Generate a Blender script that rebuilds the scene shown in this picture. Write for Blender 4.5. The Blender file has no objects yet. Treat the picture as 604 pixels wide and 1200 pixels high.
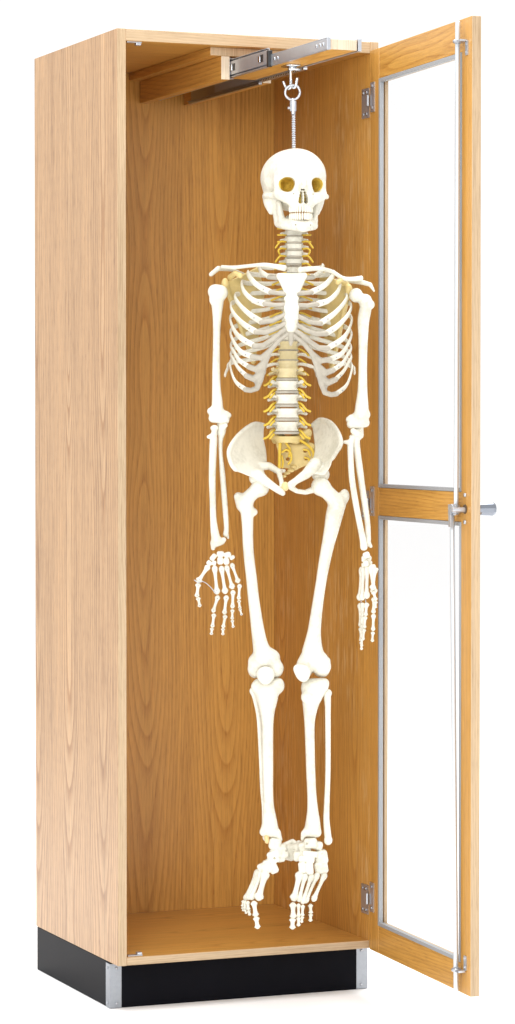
import bpy, math, random
import numpy as np

random.seed(4)
SC = bpy.context.scene
COL = SC.collection
np.seterr(all='ignore')

# ------------------------------------------------------------------ camera
CAM = np.array([-2.1638, -6.0724, 1.2678])
YAW, PITCH, ROLL, FPX, SX, SY = 0.3906, -0.0258, 0.0, 3487.8, 4.64, -6.01
def cam_axes():
    f = np.array([math.sin(YAW)*math.cos(PITCH), math.cos(YAW)*math.cos(PITCH), math.sin(PITCH)])
    r = np.array([math.cos(YAW), -math.sin(YAW), 0.0])
    return r, np.cross(r, f), f
RIGHT, UP, FWD = cam_axes()

# ------------------------------------------------------------------ materials
def new_mat(name):
    m = bpy.data.materials.new(name); m.use_nodes = True
    nt = m.node_tree
    return m, nt, nt.nodes['Principled BSDF']

class G:
    """tiny helper to write node maths"""
    def __init__(s, nt): s.nt = nt
    def n(s, t, **kw):
        nd = s.nt.nodes.new(t)
        for k, v in kw.items(): setattr(nd, k, v)
        return nd
    def link(s, a, b): s.nt.links.new(a, b)
    def m(s, op, a, b=None, c=None):
        nd = s.n('ShaderNodeMath', operation=op)
        for i, v in enumerate((a, b, c)):
            if v is None: continue
            if isinstance(v, (int, float)): nd.inputs[i].default_value = v
            else: s.link(v, nd.inputs[i])
        return nd.outputs[0]
    def vec(s, x, y, z=0.0):
        nd = s.n('ShaderNodeCombineXYZ')
        for i, v in enumerate((x, y, z)):
            if isinstance(v, (int, float)): nd.inputs[i].default_value = v
            else: s.link(v, nd.inputs[i])
        return nd.outputs[0]
    def noise(s, v, scale=1.0, detail=2.0, rough=0.5):
        nd = s.n('ShaderNodeTexNoise'); nd.inputs['Scale'].default_value = scale
        nd.inputs['Detail'].default_value = detail; nd.inputs['Roughness'].default_value = rough
        s.link(v, nd.inputs['Vector']); return nd.outputs['Fac']
    def ramp(s, v, stops):
        nd = s.n('ShaderNodeValToRGB'); s.link(v, nd.inputs[0])
        el = nd.color_ramp.elements
        while len(el) < len(stops): el.new(0.5)
        for e, (p, c) in zip(el, stops):
            e.position = p; e.color = (*c, 1) if len(c) == 3 else c
        return nd.outputs[0]
    def mix(s, fac, a, b, mode='MIX'):
        nd = s.n('ShaderNodeMix', data_type='RGBA', blend_type=mode)
        if isinstance(fac, (int, float)): nd.inputs[0].default_value = fac
        else: s.link(fac, nd.inputs[0])
        for i, v in ((6, a), (7, b)):
            if isinstance(v, tuple): nd.inputs[i].default_value = (*v, 1)
            else: s.link(v, nd.inputs[i])
        return nd.outputs[2]

def wood(name, light, mid, dark, leaf=0.145, seed=0.0, ringf=95.0, rough=0.36, figure=0.0, arch=1.0, contrast=1.0, spec=0.5, streaky=1.0, fib=300.0):
    """plain sliced oak veneer; UV in metres, u across the grain, v along it"""
    m, nt, bs = new_mat(name); g = G(nt)
    uv = g.n('ShaderNodeUVMap'); sp = g.n('ShaderNodeSeparateXYZ'); g.link(uv.outputs[0], sp.inputs[0])
    u, v = sp.outputs[0], sp.outputs[1]
    w1 = g.noise(g.vec(g.m('MULTIPLY', u, 7.0), g.m('MULTIPLY', v, 1.1), seed), 1.0, 2.0)
    w2 = g.noise(g.vec(g.m('MULTIPLY', u, 30.0), g.m('MULTIPLY', v, 3.0), seed+3.1), 1.0, 2.0)
    uw = g.m('ADD', u, g.m('ADD', g.m('MULTIPLY', g.m('SUBTRACT', w1, 0.5), 0.045), g.m('MULTIPLY', g.m('SUBTRACT', w2, 0.5), 0.006)))
    cell = g.m('DIVIDE', uw, leaf)
    lid = g.m('FLOOR', cell)
    uu = g.m('MULTIPLY', g.m('SUBTRACT', g.m('SUBTRACT', cell, lid), 0.5), leaf)
    va = g.m('ADD', v, g.m('MULTIPLY', lid, 0.037))
    a0 = g.noise(g.vec(g.m('MULTIPLY', va, 1.25), g.m('MULTIPLY', lid, 0.35), seed+7.7), 1.0, 1.0)
    a = g.m('ADD', 0.012, g.m('MULTIPLY', g.m('ADD', a0, g.m('MULTIPLY', va, -0.22)), 0.11*arch))
    r = g.m('SQRT', g.m('ADD', g.m('MULTIPLY', uu, uu), g.m('MULTIPLY', a, a)))
    ring = g.m('FRACT', g.m('MULTIPLY', r, ringf))
    band = g.ramp(ring, [(0.0, (1, 1, 1)), (0.18, (.55, .55, .55)), (0.5, (.12, .12, .12)), (0.9, (0, 0, 0)), (1.0, (1, 1, 1))])
    fibre = g.noise(g.vec(g.m('MULTIPLY', u, fib), g.m('MULTIPLY', v, 12.0), seed), 1.0, 3.0, 0.7)
    pore = g.noise(g.vec(g.m('MULTIPLY', u, fib*1.6), g.m('MULTIPLY', v, 34.0), seed+1.0), 1.0, 1.0)
    poref = g.ramp(pore, [(0.56, (0, 0, 0)), (0.68, (1, 1, 1))])
    broad = g.noise(g.vec(g.m('MULTIPLY', u, 14.0), g.m('MULTIPLY', v, 0.5), seed+5.0), 1.0, 3.0)
    base = g.mix(g.m('MULTIPLY', band, 0.95*contrast), light, mid)
    base = g.mix(g.m('MULTIPLY', g.m('MULTIPLY', poref, g.m('ADD', g.m('MULTIPLY', band, 0.6), 0.2)), 0.75*contrast), base, dark)
    streak = g.noise(g.vec(g.m('MULTIPLY', u, 110.0), g.m('MULTIPLY', v, 2.2), seed+15.0), 1.0, 3.0, 0.65)
    tone = g.ramp(g.m('ADD', g.m('MULTIPLY', fibre, 0.40), g.m('ADD', g.m('MULTIPLY', streak, 0.32), g.m('MULTIPLY', broad, 0.28))), [(0.34, (1-.30*streaky, 1-.36*streaky, 1-.44*streaky)), (0.5, (1, 1, 1)), (0.66, (1+.18*streaky, 1+.17*streaky, 1+.14*streaky))])
    base = g.mix(1.0, base, tone, 'MULTIPLY')
    if figure > 0:      # ray fleck figure, pale wavy patches along the grain
        fl = g.noise(g.vec(g.m('MULTIPLY', u, 130.0), g.m('MULTIPLY', v, 11.0), seed+9.0), 1.0, 3.0, 0.65)
        big = g.noise(g.vec(g.m('MULTIPLY', u, 6.0), g.m('MULTIPLY', v, 2.2), seed+12.0), 1.0, 1.0)
        fm = g.m('MULTIPLY', g.ramp(fl, [(0.52, (0, 0, 0)), (0.62, (1, 1, 1))]), g.ramp(big, [(0.42, (0, 0, 0)), (0.6, (1, 1, 1))]))
        base = g.mix(g.m('MULTIPLY', fm, figure), base, (0.80, 0.62, 0.36))
    g.link(base, bs.inputs['Base Color'])
    bs.inputs['Roughness'].default_value = rough
    bs.inputs['Specular IOR Level'].default_value = spec
    bp = g.n('ShaderNodeBump'); bp.inputs['Strength'].default_value = 0.12; bp.inputs['Distance'].default_value = 0.0006
    g.link(g.m('SUBTRACT', fibre, poref), bp.inputs['Height']); g.link(bp.outputs[0], bs.inputs['Normal'])
    return m

def plain(name, col, rough=0.5, metal=0.0, spec=0.5, noise_amt=0.0, nscale=60.0, bump=0.0, coat=0.0):
    m, nt, bs = new_mat(name); g = G(nt)
    bs.inputs['Roughness'].default_value = rough; bs.inputs['Metallic'].default_value = metal
    bs.inputs['Specular IOR Level'].default_value = spec; bs.inputs['Coat Weight'].default_value = coat
    bs.inputs['Base Color'].default_value = (*col, 1)
    if noise_amt or bump:
        tc = g.n('ShaderNodeTexCoord')
        f = g.noise(tc.outputs['Object'], nscale, 4.0, 0.6)
        if noise_amt:
            lo = tuple(c*(1-noise_amt) for c in col); hi = tuple(min(1, c*(1+noise_amt*0.4)) for c in col)
            g.link(g.ramp(f, [(0.32, lo), (0.62, hi)]), bs.inputs['Base Color'])
        if bump:
            b = g.n('ShaderNodeBump'); b.inputs['Strength'].default_value = bump; b.inputs['Distance'].default_value = 0.001
            g.link(f, b.inputs['Height']); g.link(b.outputs[0], bs.inputs['Normal'])
    return m

M = {}
OAK_L, OAK_M, OAK_D = (0.56, 0.295, 0.066), (0.395, 0.172, 0.030), (0.24, 0.09, 0.014)
M['oak_side'] = wood('oak_side_veneer', (0.49, 0.30, 0.15), (0.33, 0.165, 0.060), (0.21, 0.09, 0.028), leaf=0.23, seed=2.0, ringf=100, contrast=1.25, streaky=1.6, fib=200.0)
M['oak_in'] = wood('oak_interior_veneer', OAK_L, OAK_M, OAK_D, leaf=0.20, seed=5.3, ringf=130, contrast=0.74)
M['oak_right'] = wood('oak_figured_veneer', OAK_L, OAK_M, OAK_D, leaf=0.21, seed=8.9, ringf=125, figure=0.30, contrast=0.8)
M['oak_solid'] = wood('oak_solid', OAK_L, OAK_M, OAK_D, leaf=0.30, seed=1.7, ringf=150, contrast=0.7)
M['oak_edge'] = wood('oak_edge_band', (0.46, 0.335, 0.205), (0.37, 0.25, 0.14), (0.26, 0.16, 0.08), leaf=0.3, seed=3.9, ringf=210, contrast=0.7)
M['end_grain'] = wood('oak_end_grain', (0.62, 0.51, 0.38), (0.55, 0.43, 0.30), (0.42, 0.31, 0.19), leaf=0.3, seed=6.1, ringf=260, contrast=0.5)
M['bone'] = plain('ivory_bone', (0.70, 0.665, 0.555), 0.42, noise_amt=0.10, nscale=45, bump=0.15)
def bone_mat(name, col, amt):
    m, nt, bs = new_mat(name); g = G(nt); tc = g.n('ShaderNodeTexCoord')
    fine = g.noise(tc.outputs['Object'], 120, 4.0, 0.65); big = g.noise(tc.outputs['Object'], 17, 3.0, 0.55)
    lo = tuple(c*k for c, k in zip(col, (1-amt, 1-amt*1.05, 1-amt*1.2))); hi = tuple(min(1, c*(1+amt*0.35)) for c in col)
    a = g.ramp(g.m('ADD', g.m('MULTIPLY', fine, 0.4), g.m('MULTIPLY', big, 0.6)), [(0.36, lo), (0.52, col), (0.66, hi)])
    g.link(a, bs.inputs['Base Color']); bs.inputs['Roughness'].default_value = 0.4
    b = g.n('ShaderNodeBump'); b.inputs['Strength'].default_value = 0.35; b.inputs['Distance'].default_value = 0.0012
    g.link(g.m('ADD', fine, big), b.inputs['Height']); g.link(b.outputs[0], bs.inputs['Normal'])
    return m
M['bone'] = bone_mat('ivory_bone', (0.69, 0.665, 0.57), 0.20)
M['teeth'] = plain('tooth_enamel', (0.80, 0.76, 0.64), 0.3)
M['cartilage'] = plain('grey_cartilage', (0.38, 0.345, 0.28), 0.4, noise_amt=0.12, nscale=70, bump=0.1)
M['nerve'] = plain('yellow_nerve', (0.66, 0.45, 0.045), 0.4)
M['sacral_and_shade'] = plain('yellow_bone_and_shade', (0.62, 0.48, 0.20), 0.42, noise_amt=0.10, nscale=45, bump=0.15)  # own yellow of sacrum and coccyx; on the scapulae painted shade
M['cavity_shade'] = plain('ochre_cavity_shade', (0.64, 0.44, 0.075), 0.9, spec=0.05, noise_amt=0.3, nscale=120)  # shade inside eye sockets and nose, painted as ochre colour
M['symph'] = plain('tan_cartilage', (0.68, 0.50, 0.24), 0.4)
M['spine_shade'] = plain('honey_shaded_bone', (0.66, 0.555, 0.31), 0.42, noise_amt=0.12, nscale=45, bump=0.15)  # shaded copy of the bone colour for the mid spine
M['nickel'] = plain('satin_nickel', (0.26, 0.28, 0.32), 0.25, metal=1.0)
M['steel'] = plain('zinc_steel', (0.50, 0.52, 0.56), 0.30, metal=0.75, noise_amt=0.08, nscale=20)
M['chrome'] = plain('chrome', (0.62, 0.64, 0.67), 0.14, metal=1.0)
M['darksteel'] = plain('slide_steel', (0.42, 0.42, 0.44), 0.35, metal=1.0)
M['blackplastic'] = plain('black_plastic', (0.012, 0.012, 0.013), 0.4)
M['alu'] = plain('aluminium_plate', (0.34, 0.36, 0.39), 0.40, metal=0.9, noise_amt=0.06, nscale=90)
M['bead'] = plain('grey_glazing_bead', (0.30, 0.31, 0.32), 0.5)
M['rod'] = plain('bright_zinc_rod', (0.62, 0.65, 0.68), 0.30, metal=0.6)
M['toekick'] = plain('black_toe_kick', (0.004, 0.004, 0.006), 0.42, spec=0.05, noise_amt=0.15, nscale=14)
M['floor'] = plain('white_studio_floor', (0.97, 0.97, 0.97), 0.9, spec=0.1)
M['hole'] = plain('dark_recess', (0.10, 0.06, 0.03), 0.8)
def glass():
    m, nt, bs = new_mat('clear_glass'); g = G(nt)
    nt.nodes.remove(bs)
    ge = g.n('ShaderNodeNewGeometry'); dt = g.n('ShaderNodeVectorMath', operation='DOT_PRODUCT')
    g.link(ge.outputs['Normal'], dt.inputs[0]); g.link(ge.outputs['Incoming'], dt.inputs[1])
    c1 = g.m('SUBTRACT', 1.0, g.m('ABSOLUTE', dt.outputs['Value']))
    fr = g.m('ADD', 0.012, g.m('MULTIPLY', g.m('POWER', c1, 5.0), 0.25))
    tr = g.n('ShaderNodeBsdfTransparent'); tr.inputs[0].default_value = (0.995, 0.998, 1.0, 1)
    gl = g.n('ShaderNodeBsdfGlossy'); gl.inputs['Roughness'].default_value = 0.02
    mx = g.n('ShaderNodeMixShader')
    g.link(fr, mx.inputs[0]); g.link(tr.outputs[0], mx.inputs[1]); g.link(gl.outputs[0], mx.inputs[2])
    g.link(mx.outputs[0], nt.nodes['Material Output'].inputs[0])
    return m
M['glass'] = glass()
def ball_cage():
    m, nt, bs = new_mat('ball_cage_steel'); g = G(nt); tc = g.n('ShaderNodeTexCoord'); sp = g.n('ShaderNodeSeparateXYZ'); g.link(tc.outputs['Object'], sp.inputs[0])
    w = g.m('FRACT', g.m('MULTIPLY', sp.outputs[1], 1/0.0095))
    g.link(g.ramp(w, [(0.35, (.03, .03, .03)), (0.45, (.75, .76, .78)), (0.75, (.75, .76, .78)), (0.85, (.03, .03, .03))]), bs.inputs['Base Color'])
    bs.inputs['Metallic'].default_value = 0.8; bs.inputs['Roughness'].default_value = 0.3
    return m
M['ballcage'] = ball_cage()

# ------------------------------------------------------------------ object helpers
def empty(name, loc, label, cat, rz=0.0):
    o = bpy.data.objects.new(name, None); COL.objects.link(o)
    o.location = loc; o.rotation_euler = (0, 0, rz); o.empty_display_size = 0.1
    o['label'] = label; o['category'] = cat
    return o

def link_mesh(name, verts, faces, mats, parent=None, smooth=False, mi=None, uvs=None, bevel=0.0, label=None):
    me = bpy.data.meshes.new(name)
    me.from_pydata([tuple(v) for v in verts], [], [tuple(f) for f in faces])
    if not isinstance(mats, (list, tuple)): mats = [mats]
    for m in mats: me.materials.append(m)
    if mi is not None: me.polygons.foreach_set('material_index', mi)
    if smooth: me.polygons.foreach_set('use_smooth', [True]*len(me.polygons))
    if uvs is not None:
        l = me.uv_layers.new(name='UVMap'); l.data.foreach_set('uv', np.asarray(uvs, dtype=np.float32).ravel())
    me.update()
    o = bpy.data.objects.new(name, me); COL.objects.link(o)
    if parent is not None: o.parent = parent
    if bevel:
        b = o.modifiers.new('bevel', 'BEVEL'); b.width = bevel; b.segments = 2; b.limit_method = 'ANGLE'
    if label: o['label'] = label
    return o

class Boxes:
    """collects oriented boxes with grain-following UVs into one mesh"""
    def __init__(s): s.v, s.f, s.uv, s.mi = [], [], [], []
    def box(s, lo, hi, grain=2, mi=0, fmi=None, fr=None, off=(0, 0)):
        lo = np.array(lo, float); hi = np.array(hi, float)
        c = [(i, j, k) for k in (0, 1) for j in (0, 1) for i in (0, 1)]
        P = np.array([[(lo, hi)[a][0], (lo, hi)[b][1], (lo, hi)[d][2]] for a, b, d in c])
        base = len(s.v)
        fs = {'-x': (0, 4, 6, 2), '+x': (1, 3, 7, 5), '-y': (0, 1, 5, 4), '+y': (2, 6, 7, 3), '-z': (0, 2, 3, 1), '+z': (4, 5, 7, 6)}
        for key, q in fs.items():
            ax = 'xyz'.index(key[1]); others = [i for i in range(3) if i != ax]
            if grain == ax: ua, va = others
            else: va = grain; ua = [i for i in others if i != grain][0]
            s.f.append([base+i for i in q])
            for i in q: s.uv.append((P[i][ua]+off[0]+0.37*ax, P[i][va]+off[1]))
            m_ = mi
            if fmi and key in fmi: m_ = fmi[key]
            s.mi.append(m_)
        W = P if fr is None else np.array([fr(p) for p in P])
        s.v.extend(W.tolist())
        return s
    def build(s, name, mats, parent=None, bevel=0.0, label=None):
        return link_mesh(name, s.v, s.f, mats, parent, False, s.mi, s.uv, bevel, label)

def catmull(P, n):
    P = np.asarray(P, float)
    if len(P) == 2:
        t = np.linspace(0, 1, n)[:, None]; return P[0]*(1-t)+P[1]*t
    Q = np.vstack([2*P[0]-P[1], P, 2*P[-1]-P[-2]])
    seg = len(P)-1; out = []
    for t in np.linspace(0, seg-1e-9, n):
        i = int(t); u = t-i
        a, b, c, d = Q[i], Q[i+1], Q[i+2], Q[i+3]
        out.append(0.5*((2*b)+(c-a)*u+(2*a-5*b+4*c-d)*u*u+(3*b-a-3*c+d)*u**3))
    return np.array(out)

def sweep(pts, ra, rb=None, hint=None, seg=10, round_ends=True):
    """tube along pts (N,3); ra along hint-normal plane, rb along hint; returns verts, faces"""
    P = np.asarray(pts, float); N = len(P)
    ra = np.broadcast_to(np.asarray(ra, float), (N,)).copy()
    rb = ra.copy() if rb is None else np.broadcast_to(np.asarray(rb, float), (N,)).copy()
    T = np.gradient(P, axis=0); T /= np.linalg.norm(T, axis=1)[:, None]
    if hint is None:
        h = np.array([0.31, 0.82, 0.17]); H = np.tile(h, (N, 1))
        if abs(T[0] @ h)/np.linalg.norm(h) > 0.9: H = np.tile(np.array([1.0, 0.1, 0.2]), (N, 1))
    else: H = np.broadcast_to(np.asarray(hint, float), (N, 3))
    B = H-(np.sum(H*T, axis=1)[:, None])*T; B /= np.linalg.norm(B, axis=1)[:, None]
    A = np.cross(T, B)
    if round_ends:
        e = min(ra[0], rb[0])*0.6; e2 = min(ra[-1], rb[-1])*0.6
        P = np.vstack([P[0]-T[0]*e, P[0]-T[0]*e*0.6, P, P[-1]+T[-1]*e2*0.6, P[-1]+T[-1]*e2])
        f = lambda r: np.concatenate([[r[0]*0.3, r[0]*0.75], r, [r[-1]*0.75, r[-1]*0.3]])
        ra, rb = f(ra), f(rb)
        A = np.vstack([A[:1], A[:1], A, A[-1:], A[-1:]]); B = np.vstack([B[:1], B[:1], B, B[-1:], B[-1:]])
        N += 4
    th = np.linspace(0, 2*math.pi, seg, endpoint=False)
    V = (P[:, None, :]+A[:, None, :]*(ra[:, None]*np.cos(th))[:, :, None]+B[:, None, :]*(rb[:, None]*np.sin(th))[:, :, None]).reshape(-1, 3)
    F = []
    for i in range(N-1):
        for j in range(seg):
            k = (j+1) % seg
            F.append((i*seg+j, i*seg+k, (i+1)*seg+k, (i+1)*seg+j))
    F.append(tuple(range(seg-1, -1, -1))); F.append(tuple((N-1)*seg+j for j in range(seg)))
    return V, F

class Mix:
    """several verts/faces lists in one mesh"""
    def __init__(s): s.v, s.f, s.mi = [], [], []
    def add(s, V, F, mi=0):
        b = len(s.v); s.v.extend([tuple(p) for p in V]); s.f.extend([tuple(i+b for i in f) for f in F]); s.mi.extend([mi]*len(F)); return s
    def build(s, name, mats, parent=None, smooth=True, label=None, bevel=0.0):
        return link_mesh(name, s.v, s.f, mats, parent, smooth, s.mi, None, bevel, label)

def piece(name, mat, parent, VF, scale=1.0, smooth=True):
    V, F = VF; return Mix().add(np.asarray(V)*scale, F).build(name, [M[mat]], parent, smooth)

def cyl(a, b, r, seg=20, r2=None):
    a = np.array(a, float); b = np.array(b, float)
    return sweep(np.array([a, b]), [r, r if r2 is None else r2], seg=seg, round_ends=False)

# ------------------------------------------------------------------ setting
link_mesh('floor', [(-30, -30, 0), (30, -30, 0), (30, 30, 0), (-30, 30, 0)], [(0, 1, 2, 3)], M['floor'])['kind'] = 'structure'

# ------------------------------------------------------------------ cabinet
W, D, H, HB, REC = 0.6195, 0.5745, 2.134, 0.1026, 0.057
TP, TS, TB = 0.0255, 0.020, 0.018
cab = empty('display_cabinet', (0, 0, 0), 'tall oak display cabinet with open glazed door and black toe kick', 'cabinet')

b = Boxes().box((0, 0.0, HB), (TS, D, H-0.0), 2, 0, {'-y': 1, '+x': 2}, off=(0.02, 0.0))
b.build('side_panel', [M['oak_side'], M['oak_edge'], M['oak_in']], cab, 0.0008)
b = Boxes().box((W-TS, 0.0, HB), (W, D, H), 2, 0, {'-y': 1, '-x': 2}, off=(0.02, 0.3))
b.build('side_panel', [M['oak_side'], M['oak_edge'], M['oak_right']], cab, 0.0008)
b = Boxes().box((TS+0.0004, 0.0005, H-TP), (W-TS-0.0004, D, H-0.0005), 0, 0, {'-y': 1})
b.build('top_panel', [M['oak_in'], M['oak_edge']], cab, 0.0008)
b = Boxes().box((TS+0.0004, 0.0005, HB+0.0004), (W-TS-0.0004, D, HB+TB), 0, 0, {'-y': 1}, off=(0.1, 0.2))
b.build('bottom_panel', [M['oak_in'], M['oak_edge']], cab, 0.0008)
b = Boxes().box((TS+0.0004, 0.556, HB+TB+0.0004), (W-TS-0.0004, D-0.003, H-TP-0.0004), 2, 0, off=(0.065, 0.15))
b.build('back_panel', [M['oak_in']], cab)
# toe kick with corner plates
b = Boxes().box((0.0015, REC, 0), (W-0.0015, D-0.002, HB-0.0006), 0, 0)
tk = b.build('toe_kick', [M['toekick']], cab, 0.002)
def corner_plate(x, sgn):
    m_ = Boxes(); z0, z1 = 0.001, HB-0.004
    x_out = x
    if sgn > 0:      # left corner: x grows inward
        m_.box((x_out-0.0018, REC-0.0018, z0), (x_out+0.026, REC-0.0003, z1)); m_.box((x_out-0.0018, REC-0.0001, z0), (x_out-0.0003, REC+0.024, z1))
    else:
        m_.box((x_out-0.026, REC-0.0018, z0), (x_out+0.0018, REC-0.0003, z1)); m_.box((x_out+0.0003, REC-0.0001, z0), (x_out+0.0018, REC+0.024, z1))
    p = m_.build('corner_plate', [M['alu']], tk, 0.0006)
    for zz in (z0+0.010, z1-0.010):
        xx = x_out+0.014*sgn
        piece('rivet', 'steel', tk, cyl((xx, REC-0.0045, zz), (xx, REC-0.0015, zz), 0.0028, 12))
        if sgn > 0: piece('rivet', 'steel', tk, cyl((x_out-0.0040, REC+0.013, zz), (x_out-0.0012, REC+0.013, zz), 0.0028, 12))
corner_plate(0.0015, 1); corner_plate(W-0.0015, -1)

def strike(x, y, z, up):
    m_ = Boxes(); zz = (z, z+0.0025) if up else (z-0.0025, z)
    m_.box((x, y, zz[0]), (x+0.034, y+0.016, zz[1]))
    z3 = (zz[1], zz[1]+0.005) if up else (zz[0]-0.005, zz[0])
    m_.box((x+0.022, y+0.002, z3[0]), (x+0.033, y+0.014, z3[1]))
    m_.build('strike_plate', [M['steel']], cab, 0.0006)
strike(0.026, 0.008, HB+TB, True); strike(0.026, 0.008, H-TP, False)

# ceiling mount plate, beams and the pulled-out carrier on drawer slides
ZC = H-TP
b = Boxes().box((0.228, 0.030, ZC-0.0185), (0.412, 0.554, ZC-0.0004), 1, 0, {'-y': 1}, off=(0.2, 0.0))
b.build('mounting_plate', [M['oak_solid'], M['oak_edge']], cab, 0.0008)
BZ0, BZ1 = 2.0385, ZC-0.0189
for x0, x1, y0 in ((0.2535, 0.2735, 0.0305), (0.3645, 0.3845, 0.060)):
    b = Boxes().box((x0, y0, BZ0), (x1, 0.552, BZ1), 1, 0, {'-y': 1}, off=(x0, 0))
    b.build('slide_beam', [M['oak_solid'], M['end_grain']], cab, 0.0006)
TX0, TX1, TY0, TY1, TZ0, TZ1 = 0.2885, 0.3495, -0.487, 0.07, 2.0455, 2.0665
b = Boxes().box((TX0, TY0+0.004, TZ0), (TX1, TY1, TZ1), 1, 0, {'-y': 1})
tray = b.build('pull_out_carrier', [M['oak_solid'], M['end_grain']], cab, 0.0006)
def channel(m_, x_in, x_out, y0, y1, z0, z1, t=0.0014, mi=0):
    """C section: web at x_in, lips reaching to x_out"""
    s_ = 1 if x_out > x_in else -1
    a, c = sorted((x_in, x_in+s_*t)); m_.box((a, y0, z0+t+0.0002), (c, y1, z1-t-0.0002), mi=mi)
    a, c = sorted((x_in, x_out)); m_.box((a, y0, z0), (c, y1, z0+t), mi=mi); m_.box((a, y0, z1-t), (c, y1, z1), mi=mi)
for (xb, s_) in ((0.2739, 1), (0.3641, -1)):
    gap = (TX0-0.2735)
    m_ = Boxes(); channel(m_, xb, xb+s_*0.011, 0.034 if s_ > 0 else 0.063, 0.50, 2.0405, 2.0865)
    m_.build('slide_channel', [M['darksteel']], cab, 0.0003)
    # middle member, pulled half way out: closed box section with pressed windows
    ya, yb = (-0.178, 0.33)
    m_ = Boxes()
    channel(m_, xb+s_*0.0086, xb+s_*0.002, ya, yb, 2.0440, 2.0835, 0.0014)
    m_.box(tuple(np.minimum((xb+s_*0.0016, ya+0.0, 2.0490), (xb+s_*0.0030, ya, 2.0490))), tuple(np.maximum((xb+s_*0.0016, yb, 2.0785), (xb+s_*0.0030, yb, 2.0785))))
    mid = m_.build('slide_rail', [M['steel']], tray, 0.0004)
    for yy in (ya+0.020, 0.004):
        xs = sorted((xb+s_*0.0012, xb+s_*0.0018))
        Boxes().box((xs[0], yy, 2.0565), (xs[1], yy+0.016, 2.0725)).build('slide_slot', [M['blackplastic']], tray)
        Boxes().box((xs[0]-0.0004, yy+0.019, 2.0580), (xs[1], yy+0.027, 2.0700)).build('slide_tab', [M['chrome']], tray)
    r_ = Boxes(); xs = sorted((xb+s_*0.0008, xb+s_*0.0100)); r_.box((xs[0], ya-0.012, 2.0425), (xs[1], ya-0.0005, 2.0775))
    r_.build('ball_retainer', [M['blackplastic']], tray, 0.001)
    # inner member on the carrier
    m_ = Boxes(); xe = TX0-0.0004 if s_ > 0 else TX1+0.0004
    channel(m_, xe-s_*0.0016, xe-s_*0.0076, TY0, 0.10, 2.0440, 2.0690, 0.0014)
    xs = sorted((xe-s_*0.0076, xe-s_*0.0064)); m_.box((xs[0], TY0, 2.0456), (xs[1], 0.10, 2.0674))
    xs = sorted((xe-s_*0.0076, xe)); m_.box((xs[0], TY0-0.0015, 2.0440), (xs[1]+0.0, TY0-0.0003, 2.0690))
    m_.build('slide_rail', [M['steel']], tray, 0.0004)
    for yy in (TY0+0.018, TY0+0.034, TY0+0.052, ya-0.05, ya-0.032):
        x1_ = xe-s_*0.0076
        piece('slide_screw', 'chrome', tray, cyl((x1_-s_*0.0012, yy, 2.0565), (x1_, yy, 2.0565), 0.0036, 12))

Boxes().box((0.3535, -0.195, 2.0395), (0.3625, 0.060, 2.0434)).build('ball_cage', [M['ballcage']], tray, 0.0005)
Boxes().box((0.3560, 0.0635, 2.0355), (0.3640, 0.500, 2.0400)).build('slide_channel_lip', [M['darksteel']], cab, 0.0005)

# ------------------------------------------------------------------ door
DA = -0.0713
HP = np.array([W-0.0212, -0.0012, 0.0])
DD = np.array([math.sin(DA), -math.cos(DA), 0.0]); DN = np.array([math.cos(DA), math.sin(DA), 0.0])
DW, DZ0, DZ1, DT = 0.597, 0.101, 2.1137, 0.0205
def dfr(p):      # door coordinates: s along the door, t through it (0 = inside face), z
    return HP+DD*p[0]+DN*p[1]+np.array([0, 0, p[2]])
ST, FS = 0.056, 0.543
Z_a, Z_b, Z_c, Z_d = 0.163, 1.078, 1.140, 2.046
b = Boxes()
b.box((0.001, 0, DZ0), (ST, DT, DZ1), 2, 0, {'-y': 0}, dfr, (0.0, 0))
b.box((FS, 0, DZ0), (DW, DT, DZ1), 2, 0, {'+x': 1}, dfr, (0.21, 0.4))
for z0, z1, o_ in ((DZ0, Z_a, 0.05), (Z_b, Z_c, 0.33), (Z_d, DZ1, 0.71)):
    b.box((ST+0.0003, 0.0004, z0), (FS-0.0003, DT-0.0004, z1), 0, 0, None, dfr, (o_, o_))
door = b.build('door', [M['oak_solid'], M['oak_edge']], cab, 0.0012, label='glazed oak door standing open with lock rods inside')
for z0, z1 in ((Z_a, Z_b), (Z_c, Z_d)):
    m_ = Boxes(); bw, t0, t1 = 0.0085, -0.0012, 0.0085
    e = 0.0004
    m_.box((ST+e, t0, z0+e), (ST+bw, t1, z1-e), fr=dfr); m_.box((FS-bw, t0, z0+e), (FS-e, t1, z1-e), fr=dfr)
    m_.box((ST+bw+e, t0, z0+e), (FS-bw-e, t1, z0+bw), fr=dfr); m_.box((ST+bw+e, t0, z1-bw), (FS-bw-e, t1, z1-e), fr=dfr)
    m_.build('glazing_bead', [M['bead']], door, 0.0008)
    Boxes().box((ST+0.0006, 0.0090, z0+0.0006), (FS-0.0006, 0.0122, z1-0.0006), fr=dfr).build('glass_pane', [M['glass']], door)
    m_ = Boxes(); t0, t1, bw = 0.0126, 0.0200, 0.006
    m_.box((ST+e, t0, z0+e), (ST+bw, t1, z1-e), fr=dfr); m_.box((FS-bw, t0, z0+e), (FS-e, t1, z1-e), fr=dfr)
    m_.box((ST+bw+e, t0, z0+e), (FS-bw-e, t1, z0+bw), 0, fr=dfr); m_.box((ST+bw+e, t0, z1-bw), (FS-bw-e, t1, z1-e), 0, fr=dfr)
    m_.build('glazing_rabbet', [M['oak_edge']], door)
def dp(s, t, z): return dfr((s, t, z))
RT = -0.012
def rod(s0, z0, s1, z1, r=0.0052):
    V, F = sweep(np.array([dp(s0, RT, z0), dp(s1, RT, z1)]), r, seg=16, round_ends=True)
    Mix().add(V, F).build('lock_rod', [M['rod']], door)
rod(0.545, 1.100, 0.549, 2.106); rod(0.523, 1.092, 0.549, 0.106)
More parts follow.
